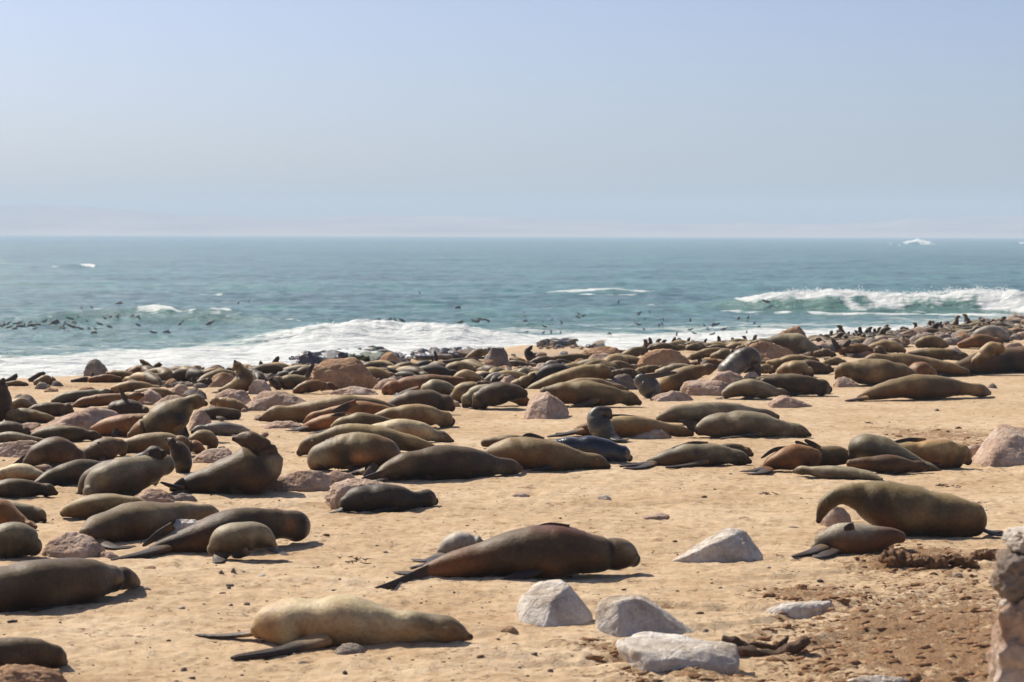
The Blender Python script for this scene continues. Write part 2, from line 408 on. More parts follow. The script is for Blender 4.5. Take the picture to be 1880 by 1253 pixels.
    breaker(P(380, 470, 530, 590, 650, 700, 780, 850, 900, 950, 1010), [96, 95, 95, 95, 95.5, 96, 96, 96, 97, 97, 97],
            [0, .2, .42, .66, .78, .8, .68, .52, .32, .12, 0], [0, .35, .6, .85, .9, .9, .85, .85, .7, .6, .2], 3.2, 6.0, 0.10)
    d = 117.0
    breaker(P(-400, -100, 60, 150, 240, 340, 420, 500, 600, 700), [112, 114, 115, 117, 118, 118, 117, 114, 110, 108],
            [.2, .35, .35, .6, .8, .8, .6, .4, .2, 0], [0, 0, 0, 0, .10, .24, 0, 0, 0, 0], 3.0, 6.5, 0.16, 0.7, 0.0)
    d = 173.0
    breaker(P(960, 1030, 1120, 1200, 1260), [173, 173, 174, 174, 174], [0, .35, .45, .3, 0], [0, .30, .40, .25, 0], 3, 6, 0.1, 0.3)
    d = 310.0
    breaker(P(-100, 0, 45, 90, 130, 160, 190, 220), [300, 300, 300, 308, 310, 310, 312, 312], [.2, .3, .2, .1, .3, .3, .2, 0], [.15, .22, .1, 0, .22, .28, .1, 0], 2, 4, 0.1, 0.3, 0)
    d = 1150.0
    breaker(P(1600, 1655, 1675, 1690, 1705, 1730, 1840, 1865, 1880, 1920), [1150] * 10, [.3, .8, 2.2, 3.0, 2.0, .3, 0, 1, 1.4, .5], [0, .5, 1, 1, .9, 0, 0, .5, .9, .3], 16, 22, 0.5, 0.3)
    breaker(P(1500, 1535, 1560, 1580), [1000] * 4, [0, .8, .8, 0], [0, .6, .6, 0], 9, 14, 0.2, 0.3)
    sh = sstep(40, 0, Y - fy) * 0.6
    me = mesh_from('sea', np.stack([X, Y, Z], -1).reshape(-1, 3), grid_faces(*X.shape), M['water'],
                   attrs={'foam': foam.ravel(), 'shallow': sh.ravel(), 'thin': thin.ravel()})
    return tag(link('sea_water', me), kind='structure')
build_sea()

# spray flung up along the breaking crests
def build_spray():
    m, ns, ls, b = new_mat('sea_spray'); b.inputs['Base Color'].default_value = (0.85, 0.87, 0.86, 1); b.inputs['Roughness'].default_value = 0.8
    rng = np.random.RandomState(5); V = []; Fc = []
    ico = np.array([(1, 0, 0), (-1, 0, 0), (0, 1, 0), (0, -1, 0), (0, 0, 1), (0, 0, -1)], float)
    tri = [(0, 2, 4), (2, 1, 4), (1, 3, 4), (3, 0, 4), (2, 0, 5), (1, 2, 5), (3, 1, 5), (0, 3, 5)]
    def band(d, pxs, amps, n, h, size):
        for i in range(n):
            px = rng.uniform(pxs[0], pxs[-1]); a = np.interp(px, pxs, amps)
            if a <= 0.05 or rng.rand() > a: continue
            plume = 0.35 + 0.65 * abs(pnoise(np.array([px * 0.035]), np.array([d]))[0]) * 2
            x = px_to_x(px, d); z = SEA + 0.95 * a + abs(rng.normal(0, h * plume)) ; y = d + rng.normal(0.4, 0.6) + (z - SEA - a) * 0.9
            r = size * rng.uniform(0.4, 1.2); k = len(V)
            V.extend((ico * r * rng.uniform(0.6, 1.4, (1, 3)) + (x, y, z)).tolist()); Fc.extend([tuple(q + k for q in t) for t in tri])
    band(138, [1400, 1450, 1560, 1700, 1760, 1820, 1880, 2000], [.4, 1.1, 1.1, .9, 1.2, 1.2, 1.0, .7], 3600, 0.16, 0.035)
    band(96, [520, 590, 700, 800, 880], [.3, .62, .76, .6, .25], 1300, 0.09, 0.022)
    band(118, [250, 290, 340], [.4, .8, .4], 160, 0.10, 0.03)
    me = mesh_from('spray', V, Fc, m)
    return tag(link('wave_spray', me), kind='stuff')
build_spray()

# ------------------------------------------------------------ far shore and hills
def build_hills():
    m, ns, ls, b = new_mat('desert_hills')
    co = ns.new('ShaderNodeTexCoord').outputs['Object']
    n1 = noise(ns, ls, 0.004, 6, 0.6, co)
    c = ramp(ns, ls, n1.outputs[0], [(0.35, (0.24, 0.14, 0.12)), (0.65, (0.44, 0.29, 0.24))]).outputs[0]
    sx = ns.new('ShaderNodeSeparateXYZ'); ls.new(co, sx.inputs[0])
    lowf = math_(ns, ls, 'SUBTRACT', 1.15, math_(ns, ls, 'MULTIPLY', sx.outputs[2], 0.11), True)
    c = mixc(ns, ls, math_(ns, ls, 'MULTIPLY', lowf, 0.6), c, (0.55, 0.44, 0.34))
    ls.new(c, b.inputs['Base Color']); b.inputs['Roughness'].default_value = 0.95
    D = 5300.0
    ppx = [-600, -300, 0, 80, 180, 280, 350, 480, 600, 700, 800, 900, 1050, 1200, 1400, 1600, 1680, 1740, 1800, 1880, 2100, 2500]
    ppy = [400, 392, 385, 381, 384, 393, 400, 405, 404, 402, 401, 402, 409, 413, 412, 411, 404, 407, 402, 398, 396, 405]
    xs = np.linspace(-2100, 2100, 520); ys = np.linspace(4640, 5700, 60)
    X, Y = np.meshgrid(xs, ys)
    px = 940 + F * X / D
    H = (432 - np.interp(px, ppx, ppy)) / F * D
    H2 = (432 - np.interp(px + 240, ppx, ppy) - 8) / F * D * 0.75
    ridge = H * np.exp(-((Y - 5350) / 260) ** 2) + 0.45 * H2 * np.exp(-((Y - 4980 + 0.05 * X) / 110) ** 2)
    Z = SEA - 1.5 + np.minimum((Y - 4640) * 0.05, 9) + ridge * sstep(4680, 4900, Y) * (1 + 0.16 * fbm(X * 0.006, Y * 0.006, octaves=5))
    me = mesh_from('hills', np.stack([X, Y, Z], -1).reshape(-1, 3), grid_faces(*X.shape), m)
    return tag(link('desert_hills', me), kind='structure')
build_hills()

def build_haze():
    m = bpy.data.materials.new('sea_haze'); m.use_nodes = True; ns = m.node_tree.nodes; ls = m.node_tree.links
    for n in list(ns):
        if n.type == 'BSDF_PRINCIPLED': ns.remove(n)
    v = ns.new('ShaderNodeVolumePrincipled'); v.inputs['Color'].default_value = (0.70, 0.83, 1.0, 1)
    v.inputs['Density'].default_value = HAZE; v.inputs['Anisotropy'].default_value = 0.0
    ls.new(v.outputs[0], ns['Material Output'].inputs['Volume'])
    x0, x1, y0, y1, z0, z1 = -2300, 2300, -420, 5850, -7, 85
    V = [(x, y, z) for x in (x0, x1) for y in (y0, y1) for z in (z0, z1)]
    Fc = [(0, 1, 3, 2), (4, 6, 7, 5), (0, 4, 5, 1), (2, 3, 7, 6), (0, 2, 6, 4), (1, 5, 7, 3)]
    return tag(link('haze', mesh_from('haze', V, Fc, m, smooth=False)), kind='stuff')
HAZE = 3.3e-4
build_haze()

# ------------------------------------------------------------ rocks
_bm = bmesh.new(); bmesh.ops.create_icosphere(_bm, subdivisions=5, radius=1)
_bm.verts.ensure_lookup_table()
ICO5 = (np.array([v.co[:] for v in _bm.verts]), np.array([[v.index for v in f.verts] for f in _bm.faces])); _bm.free()
_bm = bmesh.new(); bmesh.ops.create_icosphere(_bm, subdivisions=4, radius=1); _bm.verts.ensure_lookup_table()
ICO4 = (np.array([v.co[:] for v in _bm.verts]), np.array([[v.index for v in f.verts] for f in _bm.faces])); _bm.free()
_bm = bmesh.new(); bmesh.ops.create_icosphere(_bm, subdivisions=3, radius=1); _bm.verts.ensure_lookup_table()
ICO3 = (np.array([v.co[:] for v in _bm.verts]), np.array([[v.index for v in f.verts] for f in _bm.faces])); _bm.free()

def hull_shape(pts, ico, p=40, rough=0.06, seed=0, fine=1.0, cuts=14):
    """a boulder: the convex hull of a few corner points, edges knocked off, surface broken up"""
    pts = np.asarray(pts, float); c = (pts.min(0) + pts.max(0)) / 2
    bm = bmesh.new()
    vs_ = [bm.verts.new(v) for v in pts - c]
    bmesh.ops.convex_hull(bm, input=vs_)
    bm.normal_update()
    pl = set()
    for f in bm.faces:
        n = f.normal; h = n.dot(f.verts[0].co)
        if h < 0: n = -n; h = -h
        pl.add((round(n.x, 2), round(n.y, 2), round(n.z, 2), round(h, 3)))
    bm.free()
    rp = random.Random(seed * 31 + 1); pc = pts - c; ext = (pc.max(0) - pc.min(0)) / 2
    for _ in range(cuts):                       # broken faces
        n = np.array([rp.gauss(0, 1), rp.gauss(0, 1), abs(rp.gauss(0.25, .7))]) / ext; n /= np.linalg.norm(n)
        pl.add((n[0], n[1], n[2], float((pc @ n).max()) * rp.uniform(.80 if cuts > 5 else .93, .97 if cuts > 5 else .99)))
    pl = np.array([q for q in pl if q[3] > 1e-3])
    D, Fi = ico
    size = (pts.max(0) - pts.min(0)) / 2
    Ds = D * size; Ds /= np.linalg.norm(Ds, axis=1)[:, None]
    q = np.maximum(Ds @ pl[:, :3].T, 0) / pl[:, 3]
    r = (q ** p).sum(1) ** (-1.0 / p)
    V = Ds * r[:, None]
    s = size.mean(); sc = 1.0 / s; o = seed * 7.31
    n1 = fbm(V[:, 0] * sc * 1.3 + o, V[:, 1] * sc * 1.3, V[:, 2] * sc * 1.3, 3)
    n2 = 1 - 2 * np.abs(fbm(V[:, 0] * sc * 3.1, V[:, 1] * sc * 3.1 + o, V[:, 2] * sc * 4.5, 4))
    n3 = fbm(V[:, 0] * sc * 9, V[:, 1] * sc * 9 + o, V[:, 2] * sc * 12, 3)
    # faceting: quantised large noise makes chipped steps
    n4 = np.round(fbm(V[:, 0] * sc * 1.8 + 5, V[:, 1] * sc * 1.8 + o, V[:, 2] * sc * 2.2, 2) * 3) / 3
    k = 1 + rough * (0.55 * n1 + 0.55 * n2 * fine + 0.42 * n3 * fine + 1.1 * n4)
    return V * k[:, None] + c, Fi

ROCKS = []
def rock3(label, pts, base, mat, rough=0.035, seed=None, name='boulder'):
    """corner points (px, py, metres beyond the base line)"""
    seed = len(ROCKS) + 1 if seed is None else seed
    pcx = sum(p[0] for p in pts) / len(pts); d = hit(pcx, base) + 0.02
    W = (max(p[0] for p in pts) - min(p[0] for p in pts)) / F * d
    off = -min(p[2] for p in pts)
    P = []
    for (px, py, dd) in pts:
        q = at(px, py, d + off + dd); P.append(q)
        if q[2] < 0.12 * W + float(ground_z(q[0], q[1])): P.append(q - (0, 0, 0.12 + 0.1 * W))
    xm = (min(p[0] for p in P) + max(p[0] for p in P)) / 2; ym = np.mean([p[1] for p in P])
    for s in (-1, 1): P.append(np.array([xm + s * W * .38, max(p[1] for p in P), float(ground_z(xm, ym)) - .05]))
    V, Fi = hull_shape(P, ICO5, 70, rough, seed, cuts=4)
    loc = np.array([xm, ym, float(ground_z(xm, ym))])
    o = link(name, mesh_from(name, V - loc, Fi, M[mat], smooth=False), loc)
    tag(o, label, 'rock'); ROCKS.append(o); return o
def rock(label, prof, base, mat='pink', depth=0.75, seed=None, rough=0.075, group=None, name='boulder', d=None, ground=True, cat='rock'):
    """prof: skyline of the rock left to right in photograph pixels; base: row where it meets the sand"""
    seed = len(ROCKS) + 1 if seed is None else seed
    rng = random.Random(seed * 13 + 5)
    pcx = (prof[0][0] + prof[-1][0]) / 2
    if d is None: d = hit(pcx, base)
    W = (prof[-1][0] - prof[0][0]) / F * d
    dep = W * depth
    dm = d + dep * 0.42
    gz = float(ground_z((pcx - 940) / F * dm, dm)) if ground else at(pcx, base, dm)[2]
    pts = []
    for (px, py) in prof:
        q = at(px, py, dm); q[2] = max(q[2], gz + 0.01); h = q[2] - gz
        cxw = (pcx - 940) / F * dm
        pts.append(q + (0, rng.uniform(-.06, .06) * dep, 0))
        for (dy, hs, xs) in ((-0.28, 0.80, 0.93), (0.3, 0.82, 0.92), (-0.46, 0.25, 0.85), (0.5, 0.3, 0.8)):
            if rng.random() < 0.42:
                hh = h * (hs + rng.uniform(-.16, .14)); x = cxw + (q[0] - cxw) * (xs + rng.uniform(-.07, .05))
                pts.append(np.array([x, dm + dep * (dy + rng.uniform(-.06, .06)), gz + hh]))
    x0 = at(prof[0][0], base, dm)[0]; x1 = at(prof[-1][0], base, dm)[0]; xm = (x0 + x1) / 2; w = (x1 - x0) / 2
    for k in range(9):
        a = k / 9 * 2 * math.pi + rng.uniform(-.2, .2)
        pts.append(np.array([xm + w * 1.0 * math.cos(a), dm + dep * 0.5 * math.sin(a), gz - 0.06 - 0.1 * W]))
    big = W * F / d
    ico = ICO5 if big > 75 else ICO4 if big > 28 else ICO3
    V, Fi = hull_shape(pts, ico, 48, rough, seed)
    loc = np.array([xm, dm, gz])
    me = mesh_from(name, V - loc, Fi, M[mat], smooth=False)
    o = link(name, me, loc)
    tag(o, label, cat, group); ROCKS.append(o)
    return o

# ------------------------------------------------------------ seals
def catmull(P, m):
    P = np.asarray(P, float); n = len(P)
    seg = np.linalg.norm(np.diff(P[:, :3], axis=0), axis=1); s = np.concatenate([[0], np.cumsum(seg)]); s /= s[-1]
    Pe = np.vstack([2 * P[0] - P[1], P, 2 * P[-1] - P[-2]])
    t = np.linspace(0, 1, m); k = np.clip(np.searchsorted(s, t, 'right') - 1, 0, n - 2)
    u = ((t - s[k]) / np.maximum(s[k + 1] - s[k], 1e-9))[:, None]
    a, b, c, d = Pe[k], Pe[k + 1], Pe[k + 2], Pe[k + 3]
    out = 0.5 * ((2 * b) + (-a + c) * u + (2 * a - 5 * b + 4 * c - d) * u ** 2 + (-a + 3 * b - 3 * c + d) * u ** 3)
    return out, t
def sweep(P, Rr, B0, rings, seg, wk=1.0, cap0=0.8, cap1=0.9, flat=0.0, prof=False):
    """a tube with rounded ends along spine P with half heights Rr; returns verts, faces, t, side, up"""
    Q, t = catmull(np.column_stack([P, Rr]), rings)
    C, r = Q[:, :3], np.maximum(Q[:, 3], 0.004)
    if prof: r = r * (1 - .13 * np.exp(-((t - .795) / .05) ** 2) + .07 * np.exp(-((t - .89) / .035) ** 2) - .26 * sstep(.94, 1.0, t))
    T = np.gradient(C, axis=0); T /= np.linalg.norm(T, axis=1)[:, None] + 1e-9
    k = np.array([0.98, 0.9, 0.72, 0.42, 0.04])[::-1]; off = np.sqrt(1 - k ** 2)
    C0 = C[0] - T[0] * (r[0] * cap0 * off)[:, None]; C1 = C[-1] + T[-1] * (r[-1] * cap1 * off[::-1])[:, None]
    C = np.vstack([C0, C, C1]); r = np.concatenate([r[0] * k, r, r[-1] * k[::-1]])
    T = np.vstack([np.repeat(T[:1], 5, 0), T, np.repeat(T[-1:], 5, 0)]); t = np.concatenate([[0] * 5, t, [1] * 5])
    wkv = np.interp(t, np.linspace(0, 1, len(wk)), wk) if np.ndim(wk) else np.full(len(t), wk)
    B = np.array(B0, float); Bs = []; 
    for i in range(len(C)):
        B = B - (B @ T[i]) * T[i]; B /= np.linalg.norm(B) + 1e-9; Bs.append(B)
    Bs = np.array(Bs); Ns = np.cross(T, Bs)
    a = np.linspace(0, 2 * math.pi, seg, endpoint=False)
    ca, sa = np.cos(a), np.sin(a)
    if flat: ca = np.sign(ca) * np.abs(ca) ** (1 - 0.25 * flat)
    V = C[:, None, :] + r[:, None, None] * (Bs[:, None, :] * (wkv[:, None, None] * ca[None, :, None]) + Ns[:, None, :] * sa[None, :, None])
    nr = len(C)
    Fc = grid_faces(nr, seg, True)
    return V.reshape(-1, 3), Fc, np.repeat(t, seg), np.tile(ca, nr), np.tile(sa, nr), C, r, Bs, Ns, T

# coat colours (back, belly, patch), backlit top and shaded underside tones painted in
SHADED_COATS = {
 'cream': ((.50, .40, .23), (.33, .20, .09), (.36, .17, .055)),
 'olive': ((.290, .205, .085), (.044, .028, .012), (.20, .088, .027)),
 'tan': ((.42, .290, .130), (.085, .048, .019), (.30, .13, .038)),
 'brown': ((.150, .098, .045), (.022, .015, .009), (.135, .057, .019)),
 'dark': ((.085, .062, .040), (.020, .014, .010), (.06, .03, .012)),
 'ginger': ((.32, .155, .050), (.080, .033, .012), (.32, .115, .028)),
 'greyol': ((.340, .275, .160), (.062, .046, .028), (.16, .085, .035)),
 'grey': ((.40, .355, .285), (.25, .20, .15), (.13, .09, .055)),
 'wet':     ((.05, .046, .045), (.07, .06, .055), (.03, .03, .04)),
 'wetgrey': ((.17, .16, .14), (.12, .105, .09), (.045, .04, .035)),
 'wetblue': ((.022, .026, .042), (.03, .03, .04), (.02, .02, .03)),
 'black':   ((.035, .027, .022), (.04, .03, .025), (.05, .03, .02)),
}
FLIP = np.array((.048, .034, .030)); 
def blade(P, Rr, B0, thick, rings=14, seg=18, digits=True):
    """a flipper: flat tapering blade with finger ridges"""
    Q, t = catmull(np.column_stack([P, Rr]), rings)
    C, w = Q[:, :3], np.maximum(Q[:, 3], 0.003)
    T = np.gradient(C, axis=0); T /= np.linalg.norm(T, axis=1)[:, None] + 1e-9
    B = np.array(B0, float); Bs = []
    for i in range(rings):
        B = B - (B @ T[i]) * T[i]; B /= np.linalg.norm(B) + 1e-9; Bs.append(B)
    Bs = np.array(Bs); Ns = np.cross(T, Bs)
    a = np.linspace(0, 2 * math.pi, seg, endpoint=False); ca, sa = np.cos(a), np.sin(a)
    th = thick * (1 - 0.75 * t)
    rid = 1 + (0.35 * np.cos(ca * 2.5 * 2 * math.pi)[None, :] * sstep(0.3, 0.8, t)[:, None] if digits else 0 * ca[None, :])
    # scalloped tip
    adv = sstep(0.75, 1.0, t)[:, None] * (np.abs(np.cos(ca * 2.5 * math.pi)) * 0.35)[None, :] * w[:, None] if digits else 0 * w[:, None] * ca[None, :]
    V = C[:, None, :] + Ns[:, None, :] * (w[:, None] * ca[None, :])[..., None] + Bs[:, None, :] * (th[:, None] * sa[None, :] * rid)[..., None] + T[:, None, :] * adv[..., None]
    V[-1] = C[-1] + (V[-1] - C[-1]) * 0.55
    f = grid_faces(rings, seg, True)
    ends = np.array([[0, k, (k + 1), 0] for k in range(1, seg - 1)])
    V = V.reshape(-1, 3)
    cap = [[(rings - 1) * seg + k for k in (0, j, j + 1, j + 1)] for j in range(1, seg - 1)]
    return V, f, np.repeat(t, seg)

SEALS = []
def assemble(P, Rr, B0, coat, flips, loc, near, wk, seed, belly_dir=None, clamp=True, head=True, wet=0.0, wrinkle=0.0, patch=0.38, darkhead=0.6, dark_from=0.90, marks=(), prof=True):
    """verts / faces / colours of one seal; flips = [(points, radii, axis, thickness)]"""
    rings, seg = ((74, 36) if near == 2 else (44, 24) if near == 1 else (26, 14))
    V, Fc, t, ca, sa, C, r, Bs, Ns, T = sweep(P, Rr, B0, rings, seg, wk, flat=0.5, prof=head and prof)
    Nv = np.repeat(Ns, seg, 0); Bv = np.repeat(Bs, seg, 0); rv = np.repeat(r, seg)
    out = (Nv * sa[:, None] + Bv * ca[:, None])
    o = seed * 3.17
    # soft lumps of muscle and blubber, folds behind the neck
    n = fbm(V[:, 0] * 3.2 + o, V[:, 1] * 3.2, V[:, 2] * 3.2, 3)
    n_lo = fbm(V[:, 0] * 1.6 + o, V[:, 1] * 1.6 + 7, V[:, 2] * 1.6, 2)
    V = V + out * (rv * (0.075 * n + 0.11 * n_lo) * (1 - sstep(.84, .93, t)))[:, None]
    if head:                                 # shoulder blades, whisker pads, brow
        low = -0.45 if clamp else -0.6
        sh_ = np.exp(-((t - 0.60) / 0.06) ** 2) * np.exp(-((np.abs(ca) - 0.85) / 0.3) ** 2) * np.exp(-((sa * np.sign(Nv[:, 2] + 1e-6) - low) / 0.45) ** 2)
        us = sa * np.sign(Nv[:, 2] + 1e-6)
        pad = np.exp(-((t - 0.972) / 0.012) ** 2) * np.exp(-((np.abs(ca) - 0.75) / 0.35) ** 2) * np.exp(-((us + 0.15) / 0.5) ** 2)
        sock = np.exp(-((t - 0.925) / 0.014) ** 2) * np.exp(-((np.abs(ca) - 0.8) / 0.25) ** 2) * np.exp(-((us - 0.35) / 0.25) ** 2)
        V = V + out * (rv * (0.16 * sh_ + 0.13 * pad - 0.10 * sock))[:, None]
    fold = np.sin(t * 150 + 3 * n) * np.exp(-((t - 0.76) / 0.05) ** 2) * 0.006 * (0.5 + 0.5 * n) * (us < 0.6 if head else 1)
    if head and near:                        # rolls of fat behind the neck, a hollow before the hips
        ph = (t - 0.735) / 0.075
        roll = 1.5 * np.abs(np.sin((t + 0.006 * n) * (95 + 20 * math.sin(seed)))) ** 0.6 * np.exp(-ph ** 2) * (0.35 + 0.65 * sstep(-.2, .7, np.abs(us + .3 * n)))
        fold = fold - 0.011 * roll - 0.022 * np.exp(-((t - 0.27) / 0.07) ** 2) + 0.02 * np.exp(-((t - 0.13) / 0.06) ** 2) * (ca ** 2)
    us_ = sa * np.sign(Nv[:, 2] + 1e-6)
    MK = []
    def mark(mt, mu, rt, ru): return np.exp(-(((t - mt) / rt) ** 2 + ((us_ - mu) / ru) ** 2 + 0.0) ** 1.4 * (1 + 0.9 * n))
    for (mt, mu, rt, ru, rgb, amp) in marks:
        w = np.clip(mark(mt, mu, rt, ru), 0, 1)
        fold = fold + amp * 0.25 * w
        if rgb: MK.append((w[:, None], rgb))
    if wrinkle: fold = fold + wrinkle * np.sin(t * 190 + 9 * pnoise(V[:, 0] * 9, V[:, 1] * 9 + o, V[:, 2] * 9)) * 0.006 * (1 - sstep(.75, .9, t))
    V = V + out * (rv * fold * 4)[:, None] * (near > 0)
    back, belly, pat = [np.array(c) for c in SHADED_COATS[coat]]
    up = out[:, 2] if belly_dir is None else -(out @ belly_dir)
    wb = sstep(0.78, -0.12, up + 0.22 * n + 0.2 * n_lo)[:, None]  # natural countershading plus backlit shade painted in, dark from the flank down
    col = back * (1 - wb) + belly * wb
    q = fbm(V[:, 0] * 1.7 + o, V[:, 1] * 1.7 + 4, V[:, 2] * 1.7, 3)
    wp = (np.clip(sstep(0.1, 0.7, q + 0.5 * wb[:, 0]) * patch + 0.5 * patch * sstep(0.22, 0.0, t) , 0, 1))[:, None]
    col = col * (1 - wp) + pat * wp
    if head:
        mz = sstep(dark_from, min(dark_from + 0.15, 0.985), t)[:, None] * darkhead; col = col * (1 - mz) + np.array((.06, .035, .022)) * mz
        mk = np.clip(sock * 1.2, 0, 1)[:, None] * 0.8 + (np.exp(-((us + 0.38) / 0.07) ** 2) * sstep(0.945, 0.97, t) * 0.7)[:, None] * (near > 0)
        col = col * (1 - np.clip(mk, 0, 1)) + np.array((.02, .013, .01)) * np.clip(mk, 0, 1)
        ns_ = (sstep(0.992, 1.0, t) * sstep(-0.5, 0.1, us))[:, None] * 0.9; col = col * (1 - ns_) + np.array((.015, .011, .01)) * ns_
        fh = (sstep(0.80, 0.92, t) * 0.25)[:, None]; col = col * (1 - fh) + pat * 0.8 * fh
    rr_ = random.Random(seed * 7 + 3); pale = rr_.uniform(0, .55); arm = rr_.uniform(.2, .9)
    if head:                                 # paler throat and neck, rusty armpits
        wn_ = (np.exp(-((t - 0.78) / 0.07) ** 2) * sstep(.5, -.5, us) * pale)[:, None]
        col = col * (1 - wn_) + (back * 1.35 + .03) * wn_
        wa = (np.exp(-((t - 0.56) / 0.09) ** 2) * sstep(.35, -.4, us + .4 * n) * arm)[:, None]
        col = col * (1 - wa) + pat * wa
    for _ in range(3 if near else 1):        # damp, dusty and scuffed places
        w = (np.clip(mark(rr_.uniform(.08, .8), rr_.uniform(-.6, 1), rr_.uniform(.04, .13), rr_.uniform(.25, .7)), 0, 1) * (rr_.uniform(.25, .6) if seed < 290 else .2))[:, None]
        tgt = rr_.choice([back * .35, back * .45, pat * .8, back * 1.3 + .04]); col = col * (1 - w) + tgt * w
    for (w, rgb) in MK: col = col * (1 - w) + np.array(rgb) * w
    sandy = (sstep(.25, .8, fbm(V[:, 0] * 6 + o, V[:, 1] * 6, V[:, 2] * 6, 4)) * sstep(-.25, -.8, us_) * .22)[:, None] * (clamp > 0)
    col = col * (1 - sandy) + np.array((.40, .29, .17)) * sandy
    col = col * ((1.1 if seed == 1 else rr_.uniform(.66, 1.1)) if seed < 290 else 1)
    sp_ = fbm(V[:, 0] * 0.9 + o, V[:, 1] * 0.9, V[:, 2] * 2.0 + o, 2)
    col = col * (1 + 0.22 * n[:, None] + 0.35 * sp_[:, None])
    Vs, Fs, Cs = [V], [Fc], [col]; k = len(V)
    # ears
    if head and near:
        L = len(C); ih = int(L * 0.84)
        for s in (-1, 1):
            up_n = Ns[ih] if Ns[ih][2] > 0 or near < 0 else -Ns[ih]
            root = C[ih] + Bs[ih] * s * r[ih] * 0.80 + up_n * r[ih] * 0.42
            e, f, te = blade(np.array([root, root - T[ih] * r[ih] * .16 + Bs[ih] * s * r[ih] * .12, root - T[ih] * r[ih] * .34 + Bs[ih] * s * r[ih] * .2 - up_n * r[ih] * .05]),
                             np.array([.05, .06, .02]) * r[ih] * 2.0, Bs[ih], r[ih] * 0.05, 5, 8, False)
            Vs.append(e); Fs.append(f + k); Cs.append(np.tile(back * 0.5, (len(e), 1))); k += len(e)
    for (fp, fr, ax, th) in flips:
        e, f, te = blade(fp, fr, ax, th, 18 if near == 2 else 10 if near else 7, 24 if near == 2 else 14 if near else 8, near > 0)
        w_ = sstep(0.0, 0.42, te)[:, None]
        cc = (pat * 0.55 + back * 0.35) * (1 - w_) + FLIP * w_ * (1 + 0.7 * sstep(0.7, 1.0, te)[:, None])
        Vs.append(e); Fs.append(f + k); Cs.append(cc); k += len(e)
    V = np.vstack(Vs); Fc = np.vstack(Fs); col = np.vstack(Cs)
    wetv = np.full(len(V), wet)
    if clamp:
        g = ground_z(V[:, 0] + 0, V[:, 1] + 0)
        low = g - 0.015
        V[:, 2] = np.where(V[:, 2] < low, low + (V[:, 2] - low) * 0.12, V[:, 2])
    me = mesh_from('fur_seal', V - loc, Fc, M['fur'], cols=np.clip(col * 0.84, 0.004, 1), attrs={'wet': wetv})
    eyes = []
    if head and near:
        ie = int(len(C) * 0.905)
        up_n = Ns[ie] if Ns[ie][2] > 0 else -Ns[ie]
        for s in (-1, 1):
            dirn = Bs[ie] * s * 0.88 + up_n * 0.42
            eyes.append((C[ie] + dirn * r[ie] * (np.interp(t[ie * seg], np.linspace(0, 1, len(wk)), wk) if np.ndim(wk) else wk) * 0.93 - loc, r[ie] * 0.15))
    return me, eyes
def eye_mesh():
    bm = bmesh.new(); bmesh.ops.create_uvsphere(bm, u_segments=10, v_segments=7, radius=1)
    me = bpy.data.meshes.new('eye'); bm.to_mesh(me); bm.free(); me.materials.append(M['eye'])
    for p in me.polygons: p.use_smooth = True
    return me
EYE = eye_mesh()
VIEW = np.array([0.0, 1.0, 0.0])
